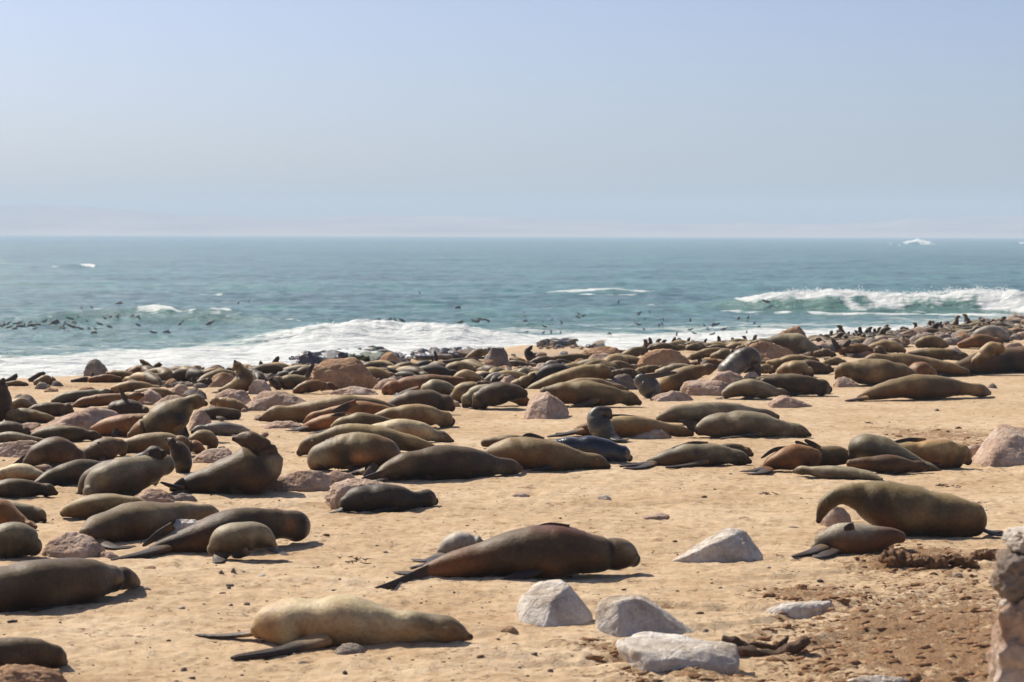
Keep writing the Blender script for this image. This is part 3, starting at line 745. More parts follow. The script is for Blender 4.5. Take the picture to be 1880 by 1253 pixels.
def seal(label, coat, pts, base, flips=(), group=None, wk=None, d=None, name='fur_seal', auto=True, head=True, **kw):
    """pts: tail to nose, (px, py, half height px[, metres further off]); base: row of the sand under tail (and nose)"""
    b0, b1 = base if isinstance(base, tuple) else (base, base)
    x0, x1 = pts[0][0], pts[-1][0]
    d0 = hit(min(max(x0, -40), 1920), b0) if d is None else d; d1 = hit(min(max(x1, -40), 1920), b1) if d is None else d
    n = len(pts); P = []; Rr = []
    rm = max(p[2] for p in pts) / F * (d0 + d1) / 2
    for i, p in enumerate(pts):
        t = i / (n - 1)
        dd = d0 * (1 - t) + d1 * t + rm * 0.75 + (p[3] if len(p) > 3 else 0)
        P.append(at(p[0], p[1], dd)); Rr.append(p[2] / F * dd)
    P = np.array(P); Rr = np.array(Rr)
    dm = P[:, 1].mean(); size = abs(x1 - x0) + 2 * max(p[2] for p in pts)
    near = 2 if size > 170 else 1 if size > 48 else 0
    if wk is None: wk = [1.0, 1.08, 1.16, 1.18, 1.14, 1.04, 0.94, 0.88, 0.95, 0.66]
    fl = []
    for f in flips:
        side, kind, fp = f[0], f[1], f[2:]
        j = int(np.argmin([(p[0] - fp[0][0]) ** 2 + (p[1] - fp[0][1]) ** 2 for p in pts]))
        off = {'n': -0.80, 'f': 0.75, 'c': 0.0}[side] * Rr[j]
        dd = P[j][1] + off
        q = []; qr = []
        for i, a in enumerate(fp):
            ddi = dd + (0.0 if kind != 'lie' else -0.10 * i * (1 if side == 'n' else -0.4))
            if kind != 'fix': ddi = min(ddi, hit(a[0], a[1] + a[2] * 0.7) + 0.02) if side != 'f' else ddi
            w = at(a[0], a[1], ddi); q.append(w); qr.append(a[2] / F * ddi)
        q = np.array(q); qr = np.array(qr)
        if kind == 'lie':      # flat on the sand: broad away from the camera, thin upright
            rr = np.maximum(qr, 0.012) * 1.5
            g = ground_z(q[:, 0], q[:, 1]) + 0.018
            q[1:, 2] = np.maximum(q[1:, 2], g[1:])
            fl.append((q, rr, np.array([0, 0, 1.0]), max(qr[0] * 0.55, 0.02)))
        else:
            fl.append((q, qr, VIEW, max(qr.max() * 0.28, 0.015)))
    if auto and near and head and len(pts) >= 5:
        rj = random.Random(len(SEALS) * 5 + 2)
        sides = [f[0] for f in flips]
        if 'n' not in sides:
            Q, tt = catmull(np.column_stack([P, Rr]), 40); i = int(40 * rj.uniform(.54, .62)); T_ = Q[i + 1, :3] - Q[i - 1, :3]; T_ /= np.linalg.norm(T_)
            rr = Q[i, 3]; c0 = Q[i, :3]
            g = float(ground_z(c0[0], c0[1]))
            if c0[2] - g < rr * 1.5:
                back = -T_ * np.array([1, 1, 0]); L = rm * rj.uniform(1.5, 2.1)
                spl = rj.uniform(.25, .7)
                q = np.array([c0 + (0, -rr * .62, -rr * .30), c0 + back * L * .35 + (0, -rr * 1.02, 0), c0 + back * L * .7 + (0, -rr * (1.05 + .2 * spl), 0), c0 + back * L + (0, -rr * (1.05 + .45 * spl), 0)])
                for k_, hh in ((1, .30), (2, .14), (3, .05)): q[k_, 2] = float(ground_z(q[k_, 0], q[k_, 1])) + rm * hh
                fl.append((q, np.array([.30, .30, .22, .08]) * rm, np.array([0, -.55, .83]), rm * .11))
        if not any(abs(f[2][0] - pts[0][0]) < 0.25 * abs(x1 - x0) + 8 for f in flips):
            T_ = P[0] - P[1]; T_ /= np.linalg.norm(T_); r0 = max(Rr[0], rm * .25)
            for s_ in (-1, 1):
                q = np.array([P[0] - T_ * r0 * .5, P[0] + T_ * r0 * 1.0 + (0, s_ * r0 * .7, 0), P[0] + T_ * (r0 * 1.2 + rm * .55) + (0, s_ * r0 * 1.3, 0)])
                for k_, hh in ((1, .12), (2, .05)): q[k_, 2] = float(ground_z(q[k_, 0], q[k_, 1])) + rm * hh
                fl.append((q, np.array([.22, .24, .15]) * rm, np.array([0, 0, 1.0]), rm * .09))
    loc = P[:, :].mean(0); loc[2] = float(ground_z(loc[0], loc[1]))
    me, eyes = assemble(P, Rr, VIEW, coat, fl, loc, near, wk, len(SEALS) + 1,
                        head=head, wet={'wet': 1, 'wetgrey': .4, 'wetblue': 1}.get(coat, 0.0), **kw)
    o = link(name, me, loc); tag(o, label, 'seal', group); SEALS.append(o)
    if near:
        for (c, rr) in eyes:
            e = link('eye', EYE, c, o); e.scale = (rr, rr, rr * 0.8)
    return o

# ------------------------------------------------------------ the rocks, near to far
rock3('rounded chalky white boulder, left one of the pair in the foreground sand', [(947,1120,.05),(955,1098,.1),(985,1068,.2),(1028,1063,.22),(1050,1085,.2),(1043,1072,.08),(1012,1108,-.12),(1002,1152,-.25),(960,1145,-.15),(1083,1148,-.08),(1091,1130,.1),(970,1100,.0)], 1152, 'white')
rock3('chalky boulder with a long sloping right shoulder behind the flat slab', [(1089,1130,.02),(1108,1100,.08),(1128,1089,.16),(1136,1104,-.04),(1137,1170,-.18),(1182,1092,.18),(1216,1117,.14),(1283,1163,.12),(1272,1174,0),(1094,1163,-.08),(1180,1100,.05)], 1172, 'white')
rock3('flat chalky slab lying lowest in front of the sloping boulder', [(1127,1176,.12),(1187,1158,.35),(1232,1166,.32),(1352,1183,.14),(1165,1193,-.1),(1232,1213,-.18),(1222,1243,-.18),(1190,1218,-.2),(1300,1192,.0),(1358,1200,.05),(1355,1230,-.05)], 1240, 'white')
rock3('saddle shaped grey and white stone with a hollow shaded side, alone on the open sand', [(1226,1036,.0),(1262,1010,.08),(1300,990,.12),(1333,968,.22),(1368,973,.22),(1388,998,.16),(1402,1022,.12),(1344,982,.0),(1302,1002,-.08),(1308,1036,-.12),(1378,1030,-.1)], 1036, 'white')
rock('thin bright white slab lying on the brown litter at lower right', [(1398,1122),(1430,1109),(1500,1101),(1523,1106)], 1133, 'white', .4)
rock('small grey stone touching the belly of the pale foreground seal', [(614,1194),(628,1183),(650,1181),(671,1192)], 1204, 'grey', .8)
rock('pale slab cut by the bottom edge at lower right', [(1545,1252),(1570,1243),(1620,1240),(1675,1250)], 1262, 'white', .5)
rock('rough brown rock at the bottom left corner in front of a seal', [(-40,1232),(0,1226),(32,1221),(60,1229),(110,1226),(142,1248)], 1275, 'tan', .6, rough=.1)
rock('pale pink rock behind the small dark sleeping seal', [(594,918),(612,888),(640,877),(680,881),(722,892)], 930, 'pink', .6)
rock('long low pink rock in front of the seal that turns its head back', [(481,897),(510,877),(545,866),(590,862),(608,872)], 904, 'pink', .5)
rock('low pink rock touching the curled seal from below', [(592,872),(612,864),(645,866),(664,880)], 892, 'pink', .6)
rock('big pale pink rock at the left beside the hind flippers of a brown seal', [(76,1012),(95,987),(135,974),(168,987),(203,1015)], 1026, 'pink', .7)
rock('small jagged pink stone beside the big pale pink rock', [(178,1022),(190,1011),(205,1012),(216,1024)], 1028, 'pink', .7)
rock('grey pink rock in front of the seal with the round rump', [(236,917),(262,900),(290,895),(312,903),(322,918)], 926, 'pink', .7)
rock('low dark stone between two hind flippers at left', [(312,914),(332,905),(352,908),(362,918)], 923, 'grey', .7)
rock('white topped rock between two big brown seals', [(296,968),(315,954),(350,951),(378,956)], 985, 'white', .5)
rock3('upright pink boulder with one sunlit face standing alone in the middle', [(961,764,.15),(970,737,.3),(985,722,.4),(1005,719,.42),(1030,735,.45),(1044,752,.4),(1046,768,.35),(1007,727,.05),(1004,772,-.25),(966,769,-.05),(1038,771,.1),(980,740,.0)], 772, 'pink')
rock('biggest boulder of all, orange brown, behind the sleeping seals left of centre', [(568,700),(578,672),(602,659),(650,657),(676,666),(692,692)], 714, 'tan', .6)
rock('large tan boulder right of centre with seals sitting behind it', [(1162,670),(1174,652),(1212,637),(1245,642),(1267,664)], 679, 'tan', .55)
rock('tall grey tan boulder with a square top beside the sand spit', [(884,676),(892,652),(904,638),(926,638),(934,658),(941,682)], 684, 'grey', .7)
rock('lower brown boulder leaning on the square topped one', [(882,678),(892,662),(906,660),(914,680)], 688, 'tan', .8)
rock('pointed tan boulder just below the tidal rocks', [(690,667),(703,652),(718,643),(733,657),(744,669)], 672, 'tan', .7)
rock('tan pointed boulder standing against the surf on the right', [(1426,613),(1447,600),(1466,597),(1474,606),(1484,622)], 642, 'tan', .7)
rock('dark rock ledge under the big dark seal on the right', [(1365,648),(1372,632),(1392,626),(1430,632),(1462,650)], 664, 'tan', .6)
rock3('large angular rock with a shaded flank at the right edge', [(1775,857,.0),(1800,818,.15),(1836,778,.4),(1885,785,.5),(1862,800,.05),(1822,838,-.35),(1820,861,-.4),(1945,805,.3),(1950,850,.1),(1905,858,-.25)], 860, 'pink')
rock('small angular rock between a tan seal and the large angular rock', [(1768,830),(1785,814),(1806,820),(1812,838)], 845, 'pink', .7)
rock('round tan boulder left of the seal that stretches its neck up', [(384,700),(392,686),(412,683),(428,688),(436,702)], 712, 'tan', .8)
rock('dark pink boulder right of the seal that stretches its neck up', [(456,704),(466,695),(485,697),(500,716)], 724, 'pink', .8)
rock('second pinkish boulder behind the stretching seal', [(455,694),(463,684),(478,686),(486,697)], 700, 'grey', .8)
rock('rounded grey boulder against the surf at left', [(154,682),(161,664),(174,658),(190,668),(202,684)], 691, 'grey', .7)
rock('broad pale pink slab among the seals at left', [(58,793),(100,773),(135,755),(160,746),(195,744),(216,762)], 797, 'pink', .8)
rock('dark pink rock at the left edge above a brown seal', [(-20,822),(10,810),(40,812),(62,806),(88,818)], 842, 'pink', .8)
rock('pale slab seen between seals at the left edge', [(28,784),(48,776),(72,776),(84,786)], 792, 'pink', .9)
rock('arched pale pink rock in front of a brown seal left of centre', [(354,842),(372,826),(392,821),(415,826),(440,842)], 851, 'pink', .7)
rock('grey upright stone under the chin of the sitting brown seal', [(346,786),(354,758),(372,749),(384,764),(390,788)], 793, 'pink', .9)
rock('left end of the long pinkish rock bank behind the tan pup', [(384,744),(398,722),(425,714),(452,720),(470,744)], 752, 'pink', .7)
rock('right end of the long pinkish rock bank', [(444,746),(470,722),(500,713),(535,722),(562,736),(575,750)], 756, 'pink', .7)
rock('pale pink rock rising to a point behind the curled seal at left', [(240,738),(258,722),(276,713),(292,722),(300,738)], 744, 'pink', .8)
rock('low pinkish rock behind the head of the sitting brown seal', [(284,742),(300,728),(330,722),(348,734)], 750, 'pink', .8)
rock('rock wedged between two others behind the sitting brown seal', [(308,722),(322,704),(340,706),(352,722)], 730, 'pink', .8)
rock('small dark rock right of the wedged rock', [(334,722),(348,711),(366,712),(380,728)], 735, 'grey', .8)
rock('dark wet boulder at the water left of the tidal rocks', [(544,664),(549,645),(568,645),(584,652),(596,668)], 674, 'wet', .7)
rock('low pale rock in front of the long tan seal with a black flipper', [(1146,803),(1170,788),(1195,783),(1218,789),(1237,803)], 806, 'pink', .6)
rock('long pinkish rock right of centre behind the seal with a bent flipper', [(1246,728),(1256,702),(1285,697),(1320,699),(1345,706),(1352,726)], 728, 'pink', .7)
rock('tan rock under the wet grey seal', [(1300,698),(1318,683),(1345,680),(1362,690),(1372,702)], 708, 'pink', .8)
rock('small pale rock under the chin of the wet grey seal', [(1362,694),(1372,682),(1388,683),(1396,698)], 704, 'pink', .9)
rock('low grey pink rock in front of the long pinkish rock', [(1196,732),(1212,721),(1238,717),(1262,724),(1276,734)], 738, 'pink', .7)
rock('smooth flat rock on the sand right of centre', [(1404,746),(1422,730),(1438,725),(1462,733),(1492,747)], 750, 'pink', .6)
rock('low flat slab on the sand in front of a tan head', [(476,784),(500,774),(535,773),(560,784)], 787, 'pink', .6)
rock('lumpy rock under the chin of an olive seal at right', [(1530,708),(1540,690),(1556,694),(1578,708)], 712, 'pink', .8)
rock('dark wet looking rock beside a raised tan head', [(1116,705),(1128,688),(1148,682),(1162,694),(1172,712)], 716, 'grey', .7)
rock('low rough rock in front of the dark wet looking one', [(1080,706),(1095,696),(1125,698),(1150,712)], 718, 'pink', .7)
rock('pale flat rock by the flippers of the curled seal', [(722,838),(745,828),(790,829),(815,838)], 842, 'pink', .6)
rock('pink rock under the drooping head of the big seal at right', [(1506,954),(1514,936),(1530,926),(1548,932),(1566,952)], 966, 'pink', .9)
rock('small rough stone beside two dark seals facing the camera', [(941,736),(946,722),(958,718),(966,728)], 741, 'pink', .9)
rock('round dark stone on the sand left of two dark seals', [(822,742),(832,734),(842,738),(846,746)], 748, 'pink', .9)
rock('round grey boulder at the far left', [(22,738),(30,724),(52,723),(66,735),(70,742)], 745, 'grey', .8)
rock('pink topped rock at right under the ginger seals', [(1725,652),(1735,638),(1752,634),(1768,648)], 656, 'pink', .9)
rock('square tan rock at far right behind the ginger seals', [(1750,626),(1760,612),(1772,607),(1784,620)], 629, 'tan', .9)
rock('dark round rock left of the square tan rock', [(1713,626),(1724,613),(1742,612),(1752,626)], 629, 'grey', .9)
rock('pale rock at the right edge beside the resting head', [(1838,645),(1850,630),(1872,628),(1886,645)], 650, 'pink', .8)
rock('grey rock lowest at the right edge beside the resting head', [(1866,650),(1874,636),(1892,634),(1905,655)], 660, 'grey', .8)
rock('tan shelf of rock with an olive seal on it near the spit', [(1066,652),(1076,640),(1098,636),(1132,638),(1144,652)], 656, 'tan', .6)
rock('brown rock below the tan shelf', [(1075,662),(1092,648),(1118,650),(1128,662)], 668, 'pink', .7)
rock('rounded pale rock right of centre behind a raised tan head', [(1046,676),(1056,660),(1070,657),(1080,668)], 679, 'tan', .8)
rock('pale pointed rock behind a black wet seal', [(975,688),(986,668),(1000,665),(1006,680)], 690, 'pink', .9)
rock('pink rock patch left of the black wet seal', [(914,708),(924,690),(940,688),(952,704)], 710, 'pink', .7)
rock('lumpy tan rock right of the square topped boulder', [(902,690),(915,672),(930,670),(945,688)], 692, 'tan', .8)
rock('tan rock above the lumpy one', [(930,690),(942,675),(955,678),(962,690)], 692, 'tan', .8)
rock('round tan rock with a rough base above the ginger brown seal', [(782,685),(790,670),(806,667),(822,682)], 688, 'tan', .8)
rock('dark brown rock right of a tan seal back, below the tidal rocks', [(742,686),(750,679),(764,680),(772,690)], 693, 'tan', .9)
rock('pale stone behind the ginger brown seal', [(692,694),(700,681),(712,680),(724,692)], 696, 'pink', .8)
rock('pale rock just right of the biggest boulder', [(686,712),(700,696),(722,692),(738,704)], 716, 'pink', .8)
rock('low pink rock at the foot of the biggest boulder', [(608,722),(634,710),(660,709),(694,720)], 726, 'pink', .6)
rock('tan rock against the surf left of the stretching seal', [(342,683),(350,672),(364,671),(374,681)], 688, 'tan', .8)
rock('small rock pile stone at far left, larger', [(62,712),(74,700),(86,702),(94,712)], 716, 'grey', .9)
rock('small rock pile stone at far left, smaller and darker', [(92,708),(100,699),(110,700),(118,708)], 711, 'grey', .9)
rock('low reddish lump of rock on the far left sand', [(78,719),(90,712),(104,713),(108,719)], 721, 'tan', .8)
rock('flat reddish stone on the far left sand', [(142,716),(152,711),(168,710),(178,715)], 718, 'tan', .8)
rock('pale lump on the sand below the far pup', [(200,714),(208,707),(216,708),(222,714)], 716, 'pink', .8)
rock('rough tan rock in front of the tan seal at far left', [(302,706),(312,694),(322,695),(330,706)], 708, 'tan', .9)
rock('greyish rock beneath the white grey pup', [(395,836),(404,822),(418,822),(430,838)], 842, 'pink', .8)
rock('small white stone beside the pale head at lower left', [(288,1082),(256,1080),(262,1078),(272,1077)][1:] + [(280,1083)], 1086, 'white', .7, name='stone')
for i, (x, y, w, h, c, l) in enumerate([
    (428,1052,10,10,'grey','grey pebble, taller of the two above the pale foreground seal'), (406,1054,11,8,'grey','rounded pebble left of the taller grey pebble'),
    (422,1078,15,6,'grey','dark flat pebble below the two grey pebbles'), (453,1114,12,9,'grey','dark square pebble left of the pale foreground seal'),
    (424,1116,9,8,'grey','small round pebble next to the dark square pebble'), (338,1232,12,7,'grey','dark pebble below the long flipper of the foreground seal'),
    (556,1222,22,9,'grey','dark stone below the pale foreground seal'), (480,1060,16,6,'white','flat pale pebble right of the pebbles at left'),
    (708,1018,10,6,'grey','dark pebble left of the pale pup behind the big brown seal'), (800,1070,15,6,'tan','tan pebble under the tail of the big brown seal'),
    (980,1205,14,8,'grey','dark lump on the sand left of the flat slab'), (935,1160,34,12,'tan','rusty clod of dirt left of the rounded chalky boulder'),
    (1108,917,30,9,'white','pale flat stone in the middle of the open sand'), (955,912,34,7,'pink','half buried greyish stone on the open sand'),
    (1205,952,54,11,'pink','half buried long grey stone on the open sand'), (1458,972,22,6,'grey','small dark stone left of the big drooping seal'),
    (1296,1162,12,9,'grey','dark pebble right of the sloping boulder'), (1757,1063,26,13,'grey','grey stones among the brown litter'),
    (1612,688,9,5,'grey','tiny grey stone'), (1822,712,18,9,'grey','dark stone near the nose of the long tan seal at right'),
    (1720,756,12,6,'grey','small stone on the sand at right'), (275,1046,24,7,'tan','low tan lump of sand near a seal nose')]):
    if l == 'tiny grey stone': continue
    rock(l, [(x - w/2, y), (x - w*.25, y - h*.75), (x + w*.15, y - h), (x + w/2, y - h*.1)], y + h*.15, c, .9, name='stone', cat='stone')

# tidal rocks, black and wet, on the shelf by the water
def scatter_rocks(n, poly, hs, mats, label, group, seed, name='shore_rock'):
    rng = random.Random(seed); protos = []
    for k in range(6):
        pts = [np.array([rng.uniform(-1, 1), rng.uniform(-.8, .8), rng.uniform(-.3, 1) * .8]) for _ in range(13)]
        V, Fi = hull_shape(pts, ICO3, 14, 0.13, seed + k); protos.append((V, Fi))
    meshes = {}
    out = []
    for i in range(n):
        px, py, s = poly(rng)
        d = hit(px, py, SEA - .1); x = (px - 940) / F * d
        k = rng.randrange(6); mt = rng.choice(mats) if not callable(mats) else mats(px, rng)
        if (k, mt) not in meshes: meshes[(k, mt)] = mesh_from(name, protos[k][0], protos[k][1], M[mt], smooth=False)
        o = link(name, meshes[(k, mt)], (x, d, float(max(ground_z(x, d), SEA - .1)) + s * .15))
        o.rotation_euler = (rng.uniform(-.25, .25), rng.uniform(-.25, .25), rng.uniform(0, 6.28)); o.scale = (s, s * rng.uniform(.7, 1), s * rng.uniform(.6, 1.0))
        tag(o, label, 'rock', group); out.append(o)
    return out
def tidal(rng):
    px = rng.uniform(535, 905); lo = np.interp(px, [535, 600, 660, 750, 850, 905], [657, 646, 640, 645, 641, 648]); hi = np.interp(px, [535, 700, 905], [672, 672, 660])
    return px, rng.uniform(lo + 3, hi), rng.uniform(.10, .34)
scatter_rocks(120, tidal, None, lambda px, r: 'green' if (618 < px < 712 and r.random() < .75) else r.choice(['wet', 'wet', 'wet', 'grey']),
              'dark wet tidal rock in the shelf of rocks at the edge of the surf', 'wet rocks of the tidal shelf', 21, 'tidal_rock')
scatter_rocks(26, lambda r: (r.uniform(990, 1058), r.uniform(632, 638), r.uniform(.15, .38)), None, ['wet', 'grey'],
              'dark rock in the heap at the seaward edge of the sand spit', 'rocks behind the sand spit', 22, 'tidal_rock')
scatter_rocks(26, lambda r: (r.uniform(905, 1120), r.choice([639, 641, 655, 657, 659]) + r.uniform(-1, 1.5), r.uniform(.08, .2)), None, ['wet', 'grey', 'pink'],
              'small stone along the edge of the sand spit', 'stones edging the sand spit', 23, 'tidal_rock')
def far_right(rng):
    px = rng.uniform(1500, 1900); top = np.interp(px, [1500, 1560, 1700, 1880, 1900], [634, 628, 612, 590, 588])
    return px, rng.uniform(top, np.interp(px, [1500, 1640, 1880], [652, 640, 628])), rng.uniform(.16, .42)
scatter_rocks(60, far_right, None, ['tan', 'grey', 'pink', 'pink'], 'brown boulder among the crowd of seals on the far right shore', 'boulders of the far right shore', 24, 'boulder')
def bank(rng):
    px = rng.uniform(230, 1500); c = np.interp(px, [230, 520, 900, 1240, 1500], [690, 686, 676, 662, 648])
    py = c + rng.uniform(-8, 24)
    return px, (max(py, rng.uniform(672, 690)) if 850 < px < 1120 else py), rng.uniform(.10, .24)
scatter_rocks(85, bank, None, ['pink', 'pink', 'tan', 'grey'], 'pinkish stone between the seals of the far bank', 'stones between the seals of the far bank', 25, 'boulder')
def leftb(rng):
    return rng.uniform(-30, 520), rng.uniform(700, 900), rng.uniform(.05, .13)
scatter_rocks(50, leftb, None, ['pink', 'pink', 'grey'], 'small pinkish stone on the sand among the seals at left', 'small stones among the seals at left', 26, 'stone')

# standing stack of stones at the right edge, close to the camera
def stack():
    d = 11.2
    def lump(label, prof, base, mat, seed, dep):
        pts = []; rng = random.Random(seed)
        for (px, py) in prof:
            q = at(px, py, d); w = (prof[-1][0] - prof[0][0]) / F * d * dep
            for s in (-1, 1): pts.append(q + (rng.uniform(-.01, .01), s * w * rng.uniform(.35, .55), rng.uniform(-.01, .0)))
        for (px, py) in base:
            q = at(px, py, d); w = (prof[-1][0] - prof[0][0]) / F * d * dep
            for s in (-1, 1): pts.append(q + (0, s * w * rng.uniform(.4, .55), 0))
        V, Fi = hull_shape(pts, ICO5, 48, 0.13, seed); loc = V.mean(0)
        o = link('wall_stone', mesh_from('wall_stone', V - loc, Fi, M[mat]), loc); tag(o, label, 'stone', 'stones stacked into a pillar at the right edge'); return o
    lump('white capstone on top of the stone stack at the right edge', [(1853,985),(1866,974),(1900,968),(1960,985)], [(1850,1006),(1890,1012),(1965,1015)], 'white', 3, .8)
    lump('second stone from the top of the stack at the right edge, brown and grey', [(1824,1032),(1840,1012),(1880,1003),(1975,1010)], [(1832,1075),(1848,1100),(1975,1106)], 'grey', 5, .8)
    lump('little white wedge stone between the larger stones of the stack', [(1838,1104),(1850,1094),(1862,1100)], [(1836,1112),(1866,1113)], 'white', 6, .9)
    lump('third large stone of the stack, tall and brown with a pale left face', [(1832,1125),(1850,1108),(1900,1104),(1980,1112)], [(1822,1290),(1830,1310),(1985,1310)], 'pink', 8, .8)
    b = at(1815, 1310, d); zt = b[2]
    lump2 = [('bottom stone of the stack, below the tall brown one', zt - .02, zt - .45), ('foot stone of the stack standing on the sand', zt - .46, 0.0)]
    for i, (lb, z1, z0) in enumerate(lump2):
        rng = random.Random(40 + i); c = at(1900, 1300, d)
        pts = [np.array([c[0] + sx * rng.uniform(.2, .27), d + sy * rng.uniform(.16, .22), z]) for sx in (-1, 1) for sy in (-1, 1) for z in (z1, z0 - .03, (z0 + z1) / 2)]
        V, Fi = hull_shape(pts, ICO4, 20, 0.06, 60 + i); loc = V.mean(0)
        tag(link('wall_stone', mesh_from('wall_stone', V - loc, Fi, M['grey']), loc), lb, 'stone', 'stones stacked into a pillar at the right edge')
stack()

def rubble():
    rng = random.Random(77); rnp = np.random.RandomState(7); V = []; Fc = []; k = 0
    bm = bmesh.new(); bmesh.ops.create_icosphere(bm, subdivisions=2, radius=1); bm.verts.ensure_lookup_table()
    D = np.array([v.co[:] for v in bm.verts]); Fi = np.array([[v.index for v in f.verts] for f in bm.faces]); bm.free()
    for i in range(520):
        if i < 300: px, py, s = far_right(rng); s *= rng.uniform(.25, .75)
        else: px, py, s = bank(rng); s *= rng.uniform(.3, .6); px += 60
        d = min(hit(px, py), 100.0); x = (px - 940) / F * d; d = min(d, float(crest(x)) + 5)
        P = D * (1 + .5 * pnoise(D[:, 0] * 1.4 + i * 3.1, D[:, 1] * 1.4, D[:, 2] * 1.4))[:, None] * (s * rng.uniform(.7, 1.3), s, s * rng.uniform(.5, .9)) + (x, d, float(ground_z(x, d)) + .15 * s)
        V.append(P); Fc.append(Fi + k); k += len(D)
    tag(link('shore_rubble', mesh_from('shore_rubble', np.vstack(V), np.vstack(Fc), M['grey'], smooth=False)), kind='stuff')
rubble()

# ------------------------------------------------------------ the seals, near to far
# --- foreground
seal('pale cream seal asleep in the foreground, head to the right, long dark flippers trailing left', 'cream',
     [(474,1157,17),(494,1148,36),(532,1145,46),(590,1145,51),(640,1146,50),(690,1149,43),(732,1154,35),(775,1152,34),(813,1156,28),(838,1162,20),(855,1168,12),(864,1170,8)], 1190,
     [('n','lie',(590,1172,26),(552,1187,17),(500,1201,10),(425,1217,3)), ('f','lie',(480,1160,12),(440,1166,8),(395,1173,5),(358,1177,2))], patch=.35, darkhead=.55, dark_from=.66, marks=[(.30,-.55,.07,.45,(.20,.085,.03),.12),(.17,-.2,.05,.7,(.50,.38,.2),.05),(.24,-.5,.02,.6,None,-.2),(.62,.3,.07,.8,None,-.1)])
seal('large dark brown foreground seal, ginger tail stretched to the left, nose turned away', 'brown',
     [(778,1055,14),(800,1048,19),(830,1040,25),(880,1030,33),(940,1020,43),(1000,1014,48),(1050,1013,46),(1088,1018,37),(1114,1019,30),(1138,1018,29),(1153,1022,23),(1163,1028,14)], (1070,1059),
     [('c','up',(800,1048,17),(762,1061,13),(722,1074,8),(681,1084,3)), ('f','lie',(790,1052,10),(760,1060,9),(725,1068,6)), ('c','up',(1045,972,9),(1005,968,8),(964,978,3))], patch=.25, darkhead=.2, prof=False, wk=[.8,1,1.15,1.15,1.1,1,1,.95], marks=[(.05,.1,.12,1.0,(.20,.075,.025),0),(.62,.95,.14,.25,(.13,.04,.02),0),(.86,.2,.02,1.2,(.04,.027,.016),-.2),(.93,.6,.03,.5,(.24,.19,.12),.05),(.98,.1,.02,1.0,(.03,.02,.01),-.1),(.18,.3,.1,.8,(.20,.075,.02),0)])
seal('pale grey pup showing only its round back behind the large dark brown foreground seal', 'grey',
     [(812,1014,12),(832,1003,22),(860,1000,22),(885,1002,14)], 1026, [('n','lie',(812,1020,10),(785,1030,8),(757,1030,5)),('n','lie',(812,1022,8),(785,1038,6),(752,1046,3))], patch=.1)
seal('big dark olive foreground seal cut by the left edge, head to the right', 'brown',
     [(-95,1110,26),(-50,1100,42),(0,1091,50),(60,1081,53),(120,1071,47),(168,1067,37),(196,1064,28),(220,1062,23),(240,1066,16),(252,1071,9)], (1142,1088), patch=.4, marks=[(.80,.1,.02,1.1,(.02,.013,.01),-.3),(.73,.0,.035,.35,(.26,.15,.06),.15),(.77,-.5,.04,.4,(.012,.009,.008),0),(.97,-.2,.03,.6,(.10,.05,.03),0)], prof=False)
seal('dark seal in the bottom left corner with a reddish brown snout', 'brown',
     [(-90,1222,30),(-50,1212,38),(0,1205,34),(45,1203,31),(80,1203,28),(105,1210,20),(118,1217,11)], (1245,1232), patch=.5, darkhead=.3)
seal('small dark seal asleep on the open sand against a pale pink rock', 'dark',
     [(634,926,14),(656,919,24),(690,916,27),(725,917,26),(753,920,21),(774,917,18),(788,918,17),(799,921,10)], (943,935), patch=.1)
seal('long dark brown seal with pinkish hind flippers, its nose beside a tan seal', 'brown',
     [(698,873,10),(718,865,18),(752,857,27),(800,851,33),(850,851,31),(888,853,24),(918,856,18),(942,859,13),(958,862,7)], (887,872),
     [('n','up',(706,872,10),(686,877,8),(664,880,3)),('n','lie',(706,880,7),(690,884,5),(668,884,2))], patch=.25)
seal('tan seal with a reddish flipper folded on its back, beside a wet black seal', 'tan',
     [(890,838,12),(915,836,24),(945,834,32),(975,834,33),(1010,837,29),(1045,843,23),(1078,846,18),(1103,851,13),(1117,857,7)], 864,
     [('c','up',(995,814,12),(972,803,8),(958,805,4))], patch=.5)
seal('glossy wet blue black seal lying behind the tan one', 'wetblue',
     [(1022,820,12),(1050,819,17),(1085,823,22),(1120,829,22),(1143,836,17),(1156,842,9)], 853, patch=0)
seal('thin strip of an olive back behind the tan seal with the folded flipper', 'olive', [(888,814,7),(920,812,11),(955,812,13),(985,816,9)], 826)
seal('curled olive seal with a glowing ginger flank and tucked flippers left of centre', 'olive',
     [(700,862,20),(716,848,22),(700,832,30),(668,828,34),(632,829,34),(602,836,30),(584,848,20),(592,862,14)], 868,
     [('n','up',(630,846,9),(648,860,7),(664,870,3)), ('n','lie',(672,864,12),(655,868,8),(642,872,4)), ('n','up',(692,856,12),(680,868,10),(668,876,5))], patch=.7, wk=[1,1.1,1.15,1.1,1,.9], darkhead=.2, marks=[(.42,-.25,.13,.35,(.42,.19,.07),.18),(.60,-.3,.07,.6,(.03,.02,.012),-.2),(.16,-.3,.08,.6,(.05,.03,.015),-.1),(.85,.3,.1,.9,(.30,.24,.14),.05)])
seal('long tan seal behind the curled one, head at its left end', 'olive',
     [(806,828,5),(780,820,11),(742,812,18),(695,804,22),(645,801,23),(605,807,22),(578,816,19),(560,824,15),(550,832,9)], 842, patch=.5)
seal('pale silver tan seal with a dark head, sleeping behind the long dark brown one', 'cream',
     [(660,797,8),(692,793,16),(735,790,21),(772,794,20),(798,800,14),(815,805,11),(830,811,6)], 814, [('n','lie',(735,800,8),(715,806,5),(700,802,3))], patch=.15, darkhead=.8, dark_from=.72)
